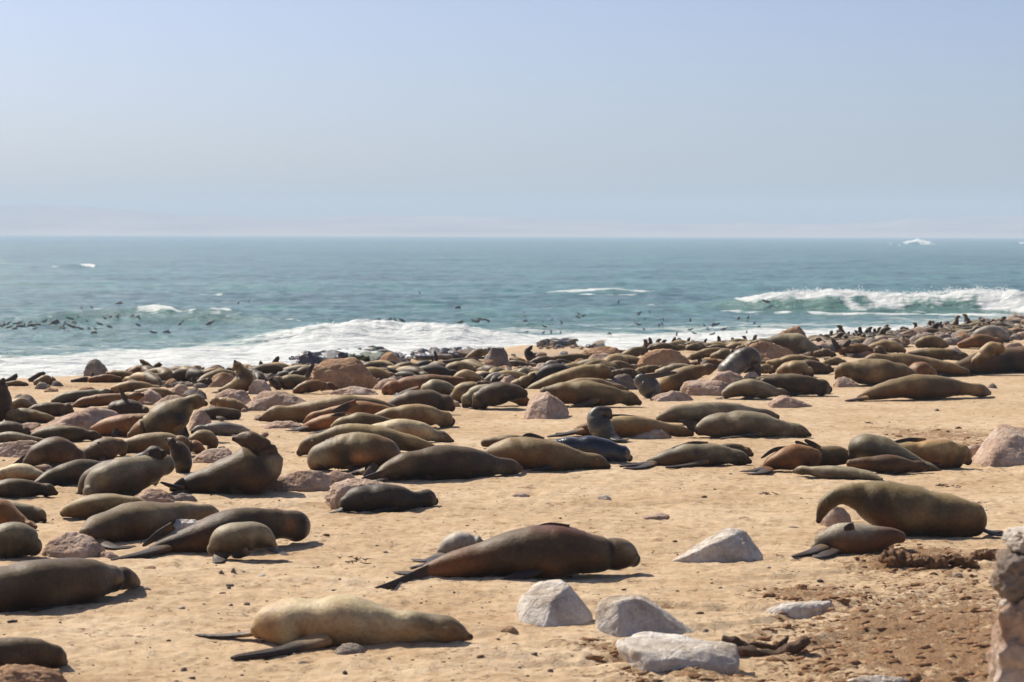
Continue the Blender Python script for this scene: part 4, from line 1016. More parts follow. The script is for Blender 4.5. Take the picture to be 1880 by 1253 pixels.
seal('olive brown seal with its tail to the left, low in the heap left of centre', 'olive',
     [(612,786,7),(628,779,13),(660,775,17),(700,777,13),(735,784,7)], 795, [('n','lie',(615,788,7),(592,793,5),(568,797,3))])
seal('ginger seal with long crossed black hind flippers pointing left', 'ginger',
     [(562,786,8),(585,779,13),(618,773,14),(650,769,10)], 792, [('n','lie',(566,785,8),(545,790,5),(524,793,2)),('f','lie',(566,783,7),(548,788,5),(532,787,2)),('c','up',(640,760,3),(620,762,4),(600,770,2))], patch=.8)
seal('tan seal whose round face points at the camera on the sand left of centre', 'tan',
     [(690,768,8),(715,764,15),(745,763,19),(780,763,19),(803,766,16),(818,771,15),(829,775,11)], 785, patch=.5, darkhead=.4)
seal('long smooth brown seal resting its head far left on bare sand', 'tan',
     [(722,750,6),(690,745,13),(650,745,20),(605,750,22),(565,756,21),(535,758,16),(510,760,15),(492,765,11),(478,770,6)], 778, patch=.5)
seal('dark ginger seal sprawled over the long smooth brown one with a dark fore flipper', 'ginger',
     [(735,764,6),(702,755,12),(665,752,16),(625,757,14),(595,762,12),(573,769,10),(560,777,7)], 781, [('n','up',(655,742,9),(634,750,9),(611,758,5))], patch=.9)
seal('dark brown seal with its head buried to the right beside a tall round butt', 'brown',
     [(706,752,8),(735,742,18),(770,738,22),(798,738,21),(818,742,17),(830,750,9)], 763, patch=.6)
seal('orange brown seal curled with its nose tucked in, below the biggest boulder', 'ginger',
     [(850,700,7),(805,702,15),(765,707,19),(730,713,17),(710,718,12),(712,724,7)], 727, [('n','lie',(765,712,8),(745,719,7),(732,724,3)),('n','up',(718,712,6),(722,722,6),(730,726,4))], patch=.9)
seal('round grey green rump of a seal facing away, right of the orange brown one', 'greyol', [(784,718,15),(797,715,18),(815,717,17),(832,724,12)], 736, head=False)
seal('round olive seal curled into a ball beside two dark seals', 'olive', [(895,715,8),(872,714,13),(850,718,15),(840,728,14),(842,738,8)], 742)
seal('dark grey seal facing the camera, left one of two sleeping side by side', 'greyol',
     [(928,715,8),(905,717,13),(885,723,17),(868,731,17),(858,739,14),(854,745,9)], 751, patch=.1, auto=False)
seal('dark grey seal facing the camera, right one of two sleeping side by side', 'brown',
     [(962,724,9),(940,720,17),(915,722,21),(893,730,21),(880,739,17),(873,746,10)], 753, patch=.1, auto=False)
seal('ginger edged seal behind the small rough stone', 'ginger', [(972,742,6),(955,733,12),(930,724,10),(905,710,8),(880,705,7)], 746)
seal('large olive seal in the centre sleeping to the right, with a ginger armpit', 'olive',
     [(1000,722,12),(1035,721,21),(1080,723,23),(1118,727,20),(1142,730,15),(1160,734,12),(1174,740,7)], 749,
     [('n','lie',(1092,734,11),(1072,743,7),(1046,748,3))], patch=.75)
seal('tan back rising behind the large olive seal of the centre', 'tan', [(1010,718,6),(1050,708,10),(1085,707,13),(1120,712,11),(1150,718,7)], 738)
seal('tan seal lifting its head to the right above a wet looking rock', 'olive',
     [(962,722,6),(1000,707,13),(1040,695,16),(1080,685,16),(1104,683,14),(1117,688,10),(1124,692,6)], 716, patch=.4)
seal('black wet seal laying its muzzle down to the left near the centre', 'black',
     [(1062,690,7),(1040,686,14),(1012,684,15),(992,693,12),(981,704,8),(977,711,5)], 714, patch=.1)
# --- middle right
seal('silvery wrinkled seal seen from behind on a dark flipper, centre right', 'wetgrey',
     [(1208,727,9),(1196,716,18),(1186,706,19),(1176,699,13)], 732, [('n','up',(1178,693,5),(1205,690,5),(1242,684,3)),('n','up',(1205,725,6),(1200,731,5),(1194,735,3))], head=False, wrinkle=1.5, patch=.3)
seal('brown seal reaching its head up to the right over its neighbours', 'olive',
     [(1218,712,15),(1235,703,21),(1258,691,18),(1280,683,14),(1299,678,11),(1312,675,7)], 722, patch=.6)
seal('wet charcoal seal sitting on a rock and bowing its head', 'wetgrey',
     [(1332,697,12),(1338,684,20),(1348,672,21),(1362,661,21),(1377,657,20),(1383,665,17),(1376,675,11),(1368,681,7)], 702, [('n','up',(1388,668,8),(1392,680,6),(1393,693,4))], patch=.2, darkhead=.7, dark_from=.42, wrinkle=1)
seal('grey brown seal on its side showing an open flipper, right of the long pinkish rock', 'greyol',
     [(1332,724,9),(1350,716,15),(1378,713,18),(1405,717,15),(1428,721,10),(1446,724,6)], 734, [('c','up',(1388,698,6),(1372,699,6),(1352,703,3))], patch=.4)
seal('dark olive seal sleeping to the right on the sand edge, centre right', 'brown',
     [(1402,702,9),(1435,704,17),(1475,708,19),(1505,711,16),(1522,716,10)], 728, patch=.1)
seal('olive back just behind the dark olive seal', 'olive', [(1370,708,6),(1400,702,11),(1440,699,13),(1480,702,11),(1515,712,9)], 724)
seal('plump tan seal curled up to a ball at centre right', 'tan', [(1434,684,10),(1448,679,15),(1468,679,16),(1482,684,12),(1490,689,7)], 694)
seal('brown seal lying low behind the plump tan one', 'brown', [(1455,673,8),(1482,672,13),(1510,677,11),(1528,680,6)], 688)
seal('pale green tan seal left of the plump tan one', 'tan', [(1410,668,6),(1428,668,11),(1448,664,12),(1475,662,10),(1500,664,7)], 684)
seal('large dark olive seal on a rock ledge, head to the left before the surf', 'greyol',
     [(1508,655,7),(1493,648,16),(1465,637,23),(1435,631,18),(1412,632,14),(1395,632,10),(1380,632,6)], 659, patch=.2, d=53.6)
seal('big olive seal drooping its head over a lumpy rock at right', 'olive',
     [(1676,693,12),(1650,687,21),(1612,683,25),(1580,682,23),(1558,680,17),(1544,685,13),(1537,694,7)], 710, patch=.35, auto=False)
seal('bright ginger round rump between two long seals at right', 'ginger', [(1672,690,14),(1690,684,20),(1707,690,15)], 703, head=False, patch=.9)
seal('long tan brown seal asleep on the open sand at right, head to the right', 'tan',
     [(1578,731,6),(1605,722,13),(1650,713,20),(1700,711,23),(1738,711,19),(1768,714,14),(1792,716,13),(1806,719,10),(1817,722,6)], (738,730),
     [('n','lie',(1590,730,7),(1572,734,5),(1552,737,2)),('c','up',(1720,694,6),(1700,697,5),(1680,703,2))], patch=.55)
seal('long tan seal lying behind the big olive and the ginger ones', 'tan', [(1776,684,6),(1730,675,13),(1680,669,18),(1630,666,18),(1600,666,15),(1588,672,9)], 692, patch=.5)
seal('dark brown seal at the right edge with another head resting on it', 'brown',
     [(1730,686,7),(1762,677,13),(1800,668,20),(1850,664,25),(1900,664,25),(1940,668,18)], (692,684), [('n','lie',(1735,686,7),(1718,689,6),(1700,688,4))], patch=.4, head=False)
seal('tan seal resting its face on a dark brown back at the right edge', 'tan',
     [(1790,664,8),(1804,655,12),(1812,646,12),(1822,640,13),(1832,642,13),(1832,649,8)], 676, d=46.6, auto=False, patch=.3, darkhead=.9)
seal('olive seal with a black head between long seals at right', 'olive', [(1668,652,6),(1700,650,10),(1738,651,11),(1762,655,10),(1780,659,6)], 668, darkhead=.9, dark_from=.62)
seal('bright orange seal lying on its back at far right', 'ginger', [(1762,634,6),(1788,628,12),(1812,627,12),(1838,630,7)], 641, patch=.9)
seal('pale grey bellied ginger seal behind the bright orange one', 'grey', [(1786,622,6),(1802,612,11),(1822,611,13),(1842,618,11),(1850,626,6)], 632, patch=.5)
seal('wrinkled olive seal left of the bright orange one', 'olive', [(1686,632,8),(1702,628,12),(1722,630,11),(1738,636,6)], 643, wrinkle=1.5)
seal('tan seal lying at right under a brown snout', 'tan', [(1592,642,5),(1615,636,10),(1642,638,11),(1660,645,6)], 650)
seal('brown face peeping over a tan back at right', 'brown', [(1622,652,8),(1614,645,10),(1608,648,8)], 662)
seal('orange seal on its back raising crossed black hind flippers at right', 'ginger',
     [(1545,646,7),(1562,643,10),(1585,643,11),(1605,648,7)], 655, [('c','up',(1547,646,6),(1552,636,5),(1562,625,3)),('c','up',(1547,648,6),(1538,638,5),(1527,622,3)),('n','up',(1600,648,4),(1570,655,5),(1548,652,3))], patch=.9)
seal('dark upright seal looking right on the far right bank', 'brown', [(1600,630,5),(1612,624,8),(1618,616,8),(1622,608,6),(1629,604,4),(1635,604,2)], 632)
# --- right of the middle
seal('long brown grey seal lying behind another, its dark snout to the right', 'greyol',
     [(1210,769,7),(1240,762,15),(1290,760,23),(1335,760,20),(1368,758,13),(1400,760,10),(1428,766,6)], (784,774), patch=.4)
seal('big smooth grey brown seal with a reddish flipper underneath, nose pointing right', 'greyol',
     [(1284,789,12),(1308,782,21),(1350,781,27),(1390,783,26),(1422,788,20),(1450,790,16),(1473,794,11),(1487,799,5)], 806,
     [('n','lie',(1395,796,9),(1360,802,6),(1322,806,3)),('c','up',(1285,786,8),(1268,780,7),(1247,771,2)),('c','up',(1285,790,6),(1268,786,5),(1260,776,2))], patch=.35)
seal('long light tan seal with a black flipper along its back, behind a low pale rock', 'tan',
     [(1060,791,8),(1085,788,14),(1120,784,19),(1165,784,20),(1205,786,15),(1238,790,12),(1270,797,7)], 805,
     [('n','lie',(1068,790,9),(1042,797,6),(1005,802,3)),('f','lie',(1066,788,7),(1040,796,4),(1020,796,2)),('c','up',(1170,768,4),(1145,766,5),(1120,765,4))], patch=.6)
seal('sitting silver grey seal scratching itself, its black head twisted away', 'wetgrey',
     [(1128,806,9),(1114,797,19),(1102,782,23),(1096,767,18),(1101,757,13),(1112,757,11),(1120,765,8)], 810, [('n','lie',(1122,802,9),(1136,808,7),(1152,807,4))], patch=.1, darkhead=.95, dark_from=.66, wrinkle=1.6)
seal('ginger and silver seal on its side with dark fanned hind flippers, alone right of centre', 'greyol',
     [(1192,849,7),(1215,844,13),(1250,837,20),(1290,835,21),(1325,836,20),(1348,839,16),(1366,844,11),(1377,848,6)], 858,
     [('n','lie',(1200,850,9),(1168,854,7),(1138,858,3)),('n','lie',(1198,852,8),(1172,859,6),(1145,862,3)),('c','up',(1300,815,4),(1268,815,4),(1234,824,2)),('n','lie',(1295,846,10),(1262,855,6),(1222,860,2))], patch=.9, darkhead=.6)
seal('dark head of a seal lying close behind the ginger and silver one', 'brown', [(1300,826,5),(1330,823,9),(1352,824,10),(1368,829,10),(1380,835,6)], 842)
seal('ginger brown seal whose black hind flippers spread to the left on bare sand', 'ginger',
     [(1402,860,8),(1420,850,15),(1445,842,22),(1470,838,23),(1495,840,16)], 868,
     [('n','lie',(1408,860,9),(1388,864,7),(1358,866,3)),('n','lie',(1410,862,8),(1398,868,7),(1372,873,3)),('c','up',(1450,822,3),(1422,826,4),(1397,842,2))], patch=.6, head=False)
seal('olive seal with two black flippers raised above its head', 'olive',
     [(1466,830,15),(1482,837,22),(1510,838,20),(1540,837,18),(1565,843,12),(1580,850,7)], 862, [('n','up',(1492,826,5),(1475,818,5),(1460,811,3)),('n','up',(1505,824,5),(1492,816,5),(1477,808,3))], patch=.3)
seal('pale olive seal arching high then sloping down to the right', 'greyol',
     [(1568,836,12),(1578,822,22),(1600,822,25),(1635,833,22),(1672,847,16),(1702,858,10),(1728,867,4)], (864,868), patch=.15)
seal('dark reddish seal stretched low in the middle of the group at right', 'brown', [(1560,852,8),(1595,852,14),(1635,854,18),(1665,856,13),(1690,857,10),(1704,858,5)], 872, patch=.8)
seal('small pale olive grey seal lying lowest in the group, head to the left', 'greyol',
     [(1618,881,4),(1603,878,9),(1585,875,13),(1550,871,15),(1515,868,13),(1488,865,10),(1470,864,8),(1458,866,5)], (887,876), patch=.15, darkhead=.4)
seal('tan seal at the right of the group with a dark flipper on its back', 'tan',
     [(1642,826,12),(1675,829,19),(1715,834,25),(1750,836,27),(1770,841,19),(1778,848,10)], 862, [('c','up',(1700,810,5),(1668,809,5),(1637,813,2))], patch=.5)
seal('very large olive brown seal at right arching its neck down over a pink rock', 'olive',
     [(1786,954,31),(1768,954,36),(1735,949,42),(1675,940,50),(1620,926,45),(1575,911,28),(1540,911,19),(1518,925,14),(1508,942,10),(1503,957,7)], 990, patch=.35, marks=[(.22,.35,.08,.35,(.12,.085,.04),0),(.5,-.75,.12,.3,(.16,.06,.02),0),(.68,-.1,.03,.9,None,-.12),(.62,.5,.05,.5,None,.1)])
seal('pup lying end on before the very large seal, dark hind flippers at left', 'brown',
     [(1655,987,10),(1635,985,17),(1608,989,26),(1575,992,32),(1540,995,33),(1514,1002,26),(1502,1009,15)], (1016,1022),
     [('n','lie',(1512,1006,13),(1485,1016,9),(1455,1024,3)),('n','lie',(1530,1010,11),(1512,1020,9),(1492,1026,5)),('n','up',(1568,966,6),(1560,968,7),(1550,972,4))], patch=.9, head=False, marks=[(.62,.95,.3,.5,(.42,.36,.26),0),(.80,-.1,.12,.5,(.20,.085,.03),0),(.93,-.4,.08,.8,(.03,.018,.012),0)])
# --- left cluster
seal('big brown seal sitting up and looking to the right, left of centre', 'olive',
     [(240,800,8),(258,791,18),(288,780,31),(316,765,34),(336,749,23),(352,739,15),(366,739,12),(378,742,6)], 811,
     [('n','up',(322,782,13),(334,800,9),(352,814,5)),('f','up',(330,780,10),(340,798,7),(346,808,5)),('n','lie',(258,800,8),(246,806,6),(236,806,3))], patch=.5, darkhead=.5, marks=[(.62,-.5,.1,.6,(.03,.02,.012),0),(.45,-.8,.08,.4,(.22,.10,.03),0),(.12,.4,.06,.5,(.28,.13,.04),.1),(.2,.2,.015,1,None,-.4)])
seal('large dark seal rearing up with its head turned back to the left', 'brown',
     [(318,899,9),(338,893,17),(375,884,25),(425,874,36),(466,862,46),(490,842,32),(482,822,25),(464,811,18),(446,807,14),(430,806,7)], 909,
     [('n','lie',(330,896,10),(312,892,7),(296,886,3)),('n','lie',(336,902,8),(322,908,7),(312,914,4))], patch=.4, darkhead=.6, marks=[(.70,-.6,.04,.6,(.30,.22,.12),0),(.4,.9,.15,.4,(.13,.085,.04),0),(.73,0,.012,1.2,None,-.3),(.77,0,.012,1.2,None,-.3)])
seal('grey olive seal with a pale round rump, leaning its raised head to the right', 'greyol',
     [(168,906,17),(188,890,34),(222,877,37),(258,867,31),(285,858,24),(305,853,17),(315,853,11)], (922,905), patch=.2, darkhead=.2)
seal('brown seal with a fuzzy dark head looking right, behind the grey olive one', 'brown',
     [(154,906,12),(168,884,21),(196,867,21),(234,858,18),(262,845,17),(284,836,17),(300,833,10)], 909, patch=.1, darkhead=.85, dark_from=.70)
seal('brown seal pointing its snout to the upper left beside the fuzzy dark head', 'brown',
     [(336,864,14),(336,846,19),(328,828,17),(318,816,12),(311,810,8),(306,807,4)], 872, patch=.4, darkhead=.1)
seal('small ginger face looking up behind the upturned brown snout', 'ginger', [(368,828,10),(360,820,11),(350,816,9),(345,811,5)], 836)
seal('tan curled pup with bands of light fur at the feet of the silver one', 'olive', [(388,824,8),(390,812,12),(376,803,14),(360,806,13),(352,816,9)], 829)
seal('silver white pup lying on its belly with head to the left', 'grey',
     [(456,793,5),(436,789,11),(408,788,14),(382,790,12),(366,790,9),(354,794,6)], 803, patch=.25, darkhead=.1)
seal('long tan seal lying flat behind the upturned brown snout', 'tan', [(206,828,8),(240,818,16),(285,815,20),(325,818,20),(350,822,12)], 840, patch=.7)
seal('brown seal holding one flipper straight up, at left', 'brown', [(148,842,10),(170,833,18),(198,825,20),(218,822,16),(226,832,10)], 852,
     [('n','up',(190,850,6),(186,832,6),(180,812,4))], patch=.4)
seal('dark tan seal rolled on its side with a flipper trailing to the lower left', 'brown',
     [(50,850,10),(75,834,22),(105,831,27),(132,838,22),(152,852,12)], 866, [('c','up',(88,815,5),(55,835,6),(18,860,3)),('n','lie',(105,855,10),(88,862,8),(74,866,5))], patch=.9)
seal('grey brown seal stretching behind the pale curled one at left', 'brown', [(68,890,8),(98,878,18),(140,869,23),(180,865,20),(212,862,11)], (899,884), patch=.1)
seal('pale cream seal curled beside a grey brown back at the left edge', 'cream', [(84,880,8),(55,870,14),(28,867,15),(8,872,13),(6,882,8)], 888, patch=.6)
seal('dark seal at the left edge resting its chin on the sand, nose to the right', 'brown', [(-40,906,12),(0,900,19),(38,899,20),(68,898,15),(88,900,12),(103,906,6)], 917, patch=.2)
seal('olive seal curled with its head tucked under, left, below the grey olive one', 'olive',
     [(115,943,6),(132,937,13),(160,931,20),(198,928,21),(232,926,15),(256,926,11),(270,929,7)], 957, patch=.3, head=False)
seal('large olive tan seal lying behind the long ginger tailed one at left', 'olive',
     [(158,982,14),(186,974,28),(235,965,40),(285,955,34),(335,945,24),(375,940,15),(398,941,8)], (1010,962),
     [('n','lie',(180,996,12),(215,1008,8),(250,1006,4))], patch=.6)
seal('long brown seal with a ginger tail and crossed flippers, left foreground', 'brown',
     [(282,1010,10),(315,1000,18),(358,990,30),(410,979,39),(460,969,37),(502,965,32),(530,966,31),(550,969,24),(562,975,13)], (1024,1000),
     [('n','lie',(300,1006,14),(260,1018,9),(205,1031,3)),('f','up',(318,966,8),(292,982,8),(262,1003,3))], patch=.9, darkhead=.1, marks=[(.94,.3,.05,1.0,(.33,.27,.19),.06),(.86,-.1,.03,.7,(.035,.02,.012),-.15),(.78,.1,.03,.5,(.20,.08,.03),0),(.99,-.2,.02,.8,(.05,.03,.02),0)])
seal('small grey brown pup in front of the long ginger tailed seal, flippers on the sand', 'greyol',
     [(392,1010,14),(410,995,27),(440,986,27),(472,985,26),(490,994,18),(500,1004,10)], 1031,
     [('n','lie',(408,1016,12),(404,1026,9),(400,1033,7)),('n','up',(455,1008,10),(440,1016,10),(426,1020,6)),('n','lie',(490,1008,8),(510,1013,7),(528,1020,4))], patch=.4, head=False)
seal('grey brown seal facing right at the left edge above the reddish one', 'greyol', [(-30,946,16),(10,940,20),(42,941,18),(62,944,17),(76,950,12),(82,956,6)], 962, patch=.5)
seal('dark reddish seal sloping down to the right at the left edge', 'ginger', [(-40,930,26),(-5,942,30),(25,957,22),(45,964,15),(58,967,9),(66,968,5)], 978, patch=.9)
seal('pale round backed seal low at the left edge beside the pale pink rock', 'greyol', [(-25,1002,20),(10,993,33),(42,994,32),(62,1004,18)], 1027, head=False, patch=.3)
seal('tall seal sitting upright against the left edge', 'brown', [(-22,768,22),(-4,748,25),(0,722,19),(2,706,12),(6,698,6)], 779)
seal('olive seal with its snout on the sand right of a broad slab, at left', 'olive', [(62,802,8),(92,797,15),(130,797,16),(155,798,12),(172,800,9),(184,804,5)], 811, patch=.2)
seal('very dark brown seal at the left edge, nose to the right', 'brown', [(-20,790,15),(15,788,15),(42,792,11),(55,798,6)], 801, patch=.3)
seal('thin grey back low at the left edge', 'greyol', [(-15,806,6),(15,803,10),(45,806,8),(82,810,4)], 814, head=False)
seal('brown seal turning a whiskered face to the camera near the left edge', 'olive', [(96,770,6),(68,766,12),(40,764,14),(22,766,13),(14,771,8)], 779, patch=.4)
seal('dark olive seal asleep with its head to the right, near the left edge', 'brown', [(50,757,6),(72,752,11),(100,752,13),(122,752,12),(132,757,7)], 765, patch=.2)
seal('tan seal hump next to the tall upright seal at the left edge', 'tan', [(20,748,9),(38,741,11),(60,748,6)], 760, head=False)
seal('orange tan seal with a pinkish tail and dark fore flipper, at left', 'ginger', [(135,749,6),(155,739,10),(190,734,12),(228,733,11),(252,728,8),(262,726,5)], 750, [('n','up',(180,730,5),(168,740,5),(158,747,3))], patch=.5)
seal('round olive seal waving a thin black flipper in the air, at left', 'brown', [(206,764,10),(216,753,18),(240,752,18),(262,757,13),(273,762,7)], 770,
     [('c','up',(234,742,5),(226,726,4),(219,710,2)),('n','lie',(226,758,6),(212,764,5),(204,768,3))], patch=.5)
seal('orange brown seal with one broad grey flipper hanging down, at left', 'ginger', [(172,790,8),(196,786,16),(235,781,21),(270,776,18),(300,772,12)], 803,
     [('n','up',(248,768,6),(228,783,10),(205,802,4))], patch=.6, head=False)
seal('grey seal lying behind the orange tan one at left', 'greyol', [(98,738,6),(122,730,11),(160,726,11),(205,722,8)], 742, patch=.1)
seal('tan seal far left behind the waving flipper', 'tan', [(208,716,7),(238,710,11),(268,712,10),(296,718,5)], 725)
seal('yellowish seal lying in front of the tan one, far left', 'tan', [(250,722,6),(285,721,10),(310,724,9),(328,729,5)], 734)
seal('plain brown seal behind the chin of the sitting seal', 'brown', [(362,762,8),(390,759,12),(416,760,12),(434,762,10)], 772, head=False, patch=.1)
seal('tan pup sleeping with folded skin on the pinkish rock bank', 'tan', [(450,752,7),(434,746,12),(412,741,11),(396,738,9),(388,740,5)], 756, wrinkle=1.0)
seal('upright seal stretching its neck and snout to the sky against the surf, left of centre', 'olive',
     [(404,718,5),(426,713,12),(446,703,18),(450,690,14),(441,678,11),(434,669,7),(431,663,3)], 723, patch=.2)
# --- the far bank, left to right
small = [
 ('dark seal with a pointed snout raised at the far left', 'black', [(12,700,4),(22,696,6),(28,691,5),(30,688,3)], 704, []),
 ('dark seal raising its back against the surf at the far left', 'black', [(56,698,5),(68,691,6),(78,687,5),(82,686,3)], 702, []),
 ('small tan seal at the far left beside the rock pile', 'tan', [(66,704,6),(82,698,9),(98,700,8)], 708, []),
 ('flat brown seal low at the far left', 'olive', [(12,706,4),(30,704,5),(50,707,4)], 710, []),
 ('grey brown seal low on the far left bank', 'brown', [(132,700,3),(152,697,5),(172,697,4)], 703, [('c','up',(168,694,3),(169,690,2),(171,685,2))]),
 ('reddish brown seal in front of the rounded grey boulder', 'ginger', [(165,698,5),(190,695,8),(215,697,7),(224,700,4)], 703, []),
 ('tan seal leaning on the rounded grey boulder', 'tan', [(198,688,6),(215,688,8),(240,692,8),(258,696,5)], 700, []),
 ('round brown seal right of the rounded grey boulder', 'ginger', [(240,686,8),(252,683,11),(264,687,9)], 694, []),
 ('seal with snout raised to the left against the surf, far left', 'tan', [(285,687,7),(274,677,8),(266,668,6),(258,662,3)], 693, []),
 ('grey seal looking right against the surf, far left', 'brown', [(283,690,6),(287,678,6),(290,671,6),(296,670,3)], 694, []),
 ('dark slim seal low on the far left bank', 'brown', [(248,699,5),(268,695,7),(288,696,6)], 702, []),
 ('pale tan seal lying right of the far left pair', 'tan', [(293,697,6),(305,691,9),(322,693,8)], 701, []),
 ('long ochre seal on the far left bank', 'tan', [(320,690,5),(340,688,6),(360,691,5)], 694, []),
 ('dark pup with a thin flipper in the air against the surf', 'black', [(310,680,3),(317,676,4),(322,676,3)], 682, [('c','up',(312,676,2),(308,672,1.5),(304,669,1))]),
 ('tan seal sloping up to the right left of the tan boulder', 'tan', [(352,698,6),(375,690,8),(398,683,8),(412,684,5)], 700, []),
 ('brown seal with black flippers raised between rocks, far left', 'brown', [(358,707,6),(372,703,8),(386,700,6)], 712, [('c','up',(357,706,4),(356,699,4),(354,691,3))]),
 ('dark head peeping left of the stretching seal', 'black', [(414,686,5),(419,680,5),(423,679,4)], 690, []),
 ('olive grey back behind the stretching seal', 'olive', [(378,682,5),(398,676,6),(412,680,4)], 686, []),
 ('small dark seal with raised head right of the stretching seal', 'black', [(452,682,5),(458,677,5),(460,673,3)], 686, []),
 ('small reddish dark head next to a dark seal against the surf', 'brown', [(462,681,5),(467,676,5),(470,675,3)], 684, []),
 ('dark slim seal sitting upright against the surf, left of centre', 'black', [(488,683,5),(482,675,6),(479,668,4),(478,664,2)], 687, []),
 ('taller dark seal sitting upright against the surf, left of centre', 'black', [(498,680,7),(504,670,7),(508,661,5),(511,656,3)], 685, []),
 ('olive seal lying before the dark wet boulder', 'olive', [(498,687,5),(530,682,9),(562,678,9),(582,676,6)], 690, []),
 ('dark rounded seal near the biggest boulder', 'black', [(512,691,5),(524,687,7),(536,690,5)], 695, []),
 ('olive seal with a black flipper lifted against the biggest boulder', 'olive', [(572,704,5),(552,700,11),(528,703,13),(512,700,9),(500,696,6)], 716, [('c','up',(562,694,4),(570,680,4),(576,667,3))]),
 ('brown seal poking its snout up left of the biggest boulder', 'brown', [(512,712,6),(504,704,8),(498,698,6),(495,693,3)], 717, []),
 ('dark rusty seal curled at the foot of the biggest boulder', 'ginger', [(542,719,6),(562,711,11),(586,708,10),(600,712,6)], 724, []),
 ('second dark rusty seal lower right of the first, foot of the boulder', 'ginger', [(590,714,5),(604,709,8),(618,714,5)], 722, []),
 ('olive seal sloping right of the pointed tan boulder', 'olive', [(710,687,5),(732,677,9),(756,673,8),(770,678,5)], 688, []),
 ('ochre seal low behind the biggest boulder', 'tan', [(690,678,4),(710,675,5),(730,676,4)], 680, []),
 ('dark wet seal with its hind flipper standing straight up', 'black', [(800,672,5),(785,671,9),(768,673,8),(760,678,5)], 682, [('c','up',(800,670,3),(801,658,3),(798,645,2)),('c','up',(796,670,3),(795,664,2),(793,657,2))]),
 ('long flat brown seal under the tidal rocks', 'brown', [(802,668,4),(838,664,6),(868,662,6),(880,664,3)], 672, []),
 ('tan seal below the tidal rocks with a round rump', 'tan', [(816,683,8),(835,677,13),(860,679,12),(878,685,8)], 690, []),
 ('tan curled seal with folded skin right below the one with a round rump', 'tan', [(835,699,8),(852,691,12),(872,695,10),(888,702,6)], 706, [('n','up',(882,712,6),(881,700,6),(880,687,5))]),
 ('olive seal lying against the square topped boulder', 'olive', [(856,660,4),(872,651,8),(888,647,7),(894,652,4)], 664, []),
 ('black seal sitting upright on the edge of the sand spit', 'black', [(980,663,8),(973,654,9),(969,645,6),(974,639,4),(977,636,2)], 666, []),
 ('dark brown seal right of the lumpy tan rock', 'brown', [(976,672,4),(958,669,6),(942,667,7),(936,670,4)], 675, []),
 ('orange seal behind the dark brown one at the sand spit', 'ginger', [(938,660,4),(955,663,6),(972,668,4)], 672, []),
 ('pale grey pup between tan rocks', 'grey', [(892,699,5),(906,692,8),(924,688,6)], 704, []),
 ('small pale pup left of the pale grey one', 'grey', [(874,694,4),(886,690,6),(896,692,4)], 700, []),
 ('grey tan seal lying over the pink rock patch', 'greyol', [(944,692,6),(962,685,10),(978,688,8)], 698, []),
 ('tan seal holding its snout up beside the black wet seal', 'tan', [(945,708,10),(962,702,12),(972,695,8),(980,688,5)], 714, []),
 ('brown seal low on the spit edge', 'brown', [(975,668,5),(990,662,7),(1010,660,6),(1016,664,3)], 670, []),
 ('long olive seal at the root of the sand spit', 'olive', [(1008,660,4),(1040,657,7),(1076,657,7),(1084,660,4)], 664, []),
 ('slim brown seal below the long olive one', 'brown', [(1012,668,4),(1030,665,6),(1050,669,4)], 672, []),
 ('pale seal curled below the spit', 'grey', [(995,676,4),(1012,669,7),(1028,674,5)], 680, []),
 ('olive seal lying on the tan rock shelf', 'olive', [(1090,636,5),(1106,632,7),(1124,633,5),(1128,635,3)], 640, []),
 ('small dark seal with raised head beside the tan rock shelf', 'black', [(1152,637,5),(1143,634,5),(1137,630,4),(1133,628,2)], 642, []),
 ('long olive seal running up to the right before the large tan boulder', 'olive', [(1128,660,4),(1150,653,9),(1172,645,10),(1186,644,7)], 664, []),
 ('orange seal low behind the long olive one', 'ginger', [(1116,650,3),(1132,647,5),(1150,647,4)], 654, []),
 ('olive seal low right of a raised tan head', 'olive', [(1108,674,5),(1134,671,9),(1158,676,7),(1164,680,4)], 682, []),
 ('brown seal in the shade behind the silvery wrinkled one', 'brown', [(1126,686,6),(1148,684,8),(1168,690,9),(1174,696,6)], 700, []),
 ('olive seal lying against the right side of the large tan boulder', 'olive', [(1233,670,7),(1248,664,9),(1264,668,7)], 676, []),
 ('olive seal below the large tan boulder', 'olive', [(1174,682,7),(1194,678,8),(1218,678,6)], 690, []),
 ('grey tan seal below the large tan boulder', 'greyol', [(1208,686,8),(1235,679,11),(1268,677,8),(1280,679,4)], 694, []),
 ('rusty orange seal with an upright black flipper', 'ginger', [(1262,671,6),(1288,667,8),(1318,665,6),(1332,666,3)], 677, [('n','up',(1285,674,4),(1285,667,4),(1284,658,4))]),
 ('olive ginger seal in front of heads against the surf', 'olive', [(1270,656,6),(1295,649,9),(1325,647,9),(1338,650,5)], 662, []),
 ('yellow tan seal curled left of the bowing charcoal seal', 'tan', [(1310,657,8),(1328,651,11),(1348,651,9)], 665, []),
 ('brown olive seal lying below the dark rock ledge', 'olive', [(1385,680,7),(1405,677,9),(1420,681,7)], 690, []),
 ('olive brown seal in the row below the large tan boulder on its right', 'olive', [(1262,640,4),(1275,637,7),(1288,641,6)], 647, []),
 ('dark reddish back just left of the large dark olive seal', 'brown', [(1396,668,6),(1412,669,8),(1424,674,6)], 680, []),
 ('olive seal lying on the slope left of the raised black flippers', 'olive', [(1498,650,6),(1515,648,8),(1532,652,5)], 658, []),
 ('tan seal behind the plump tan one', 'tan', [(1515,668,6),(1535,664,8),(1552,668,6)], 676, []),
]
for lb, coat, pts, base, fl in small:
    seal(lb, coat, pts, base, fl)

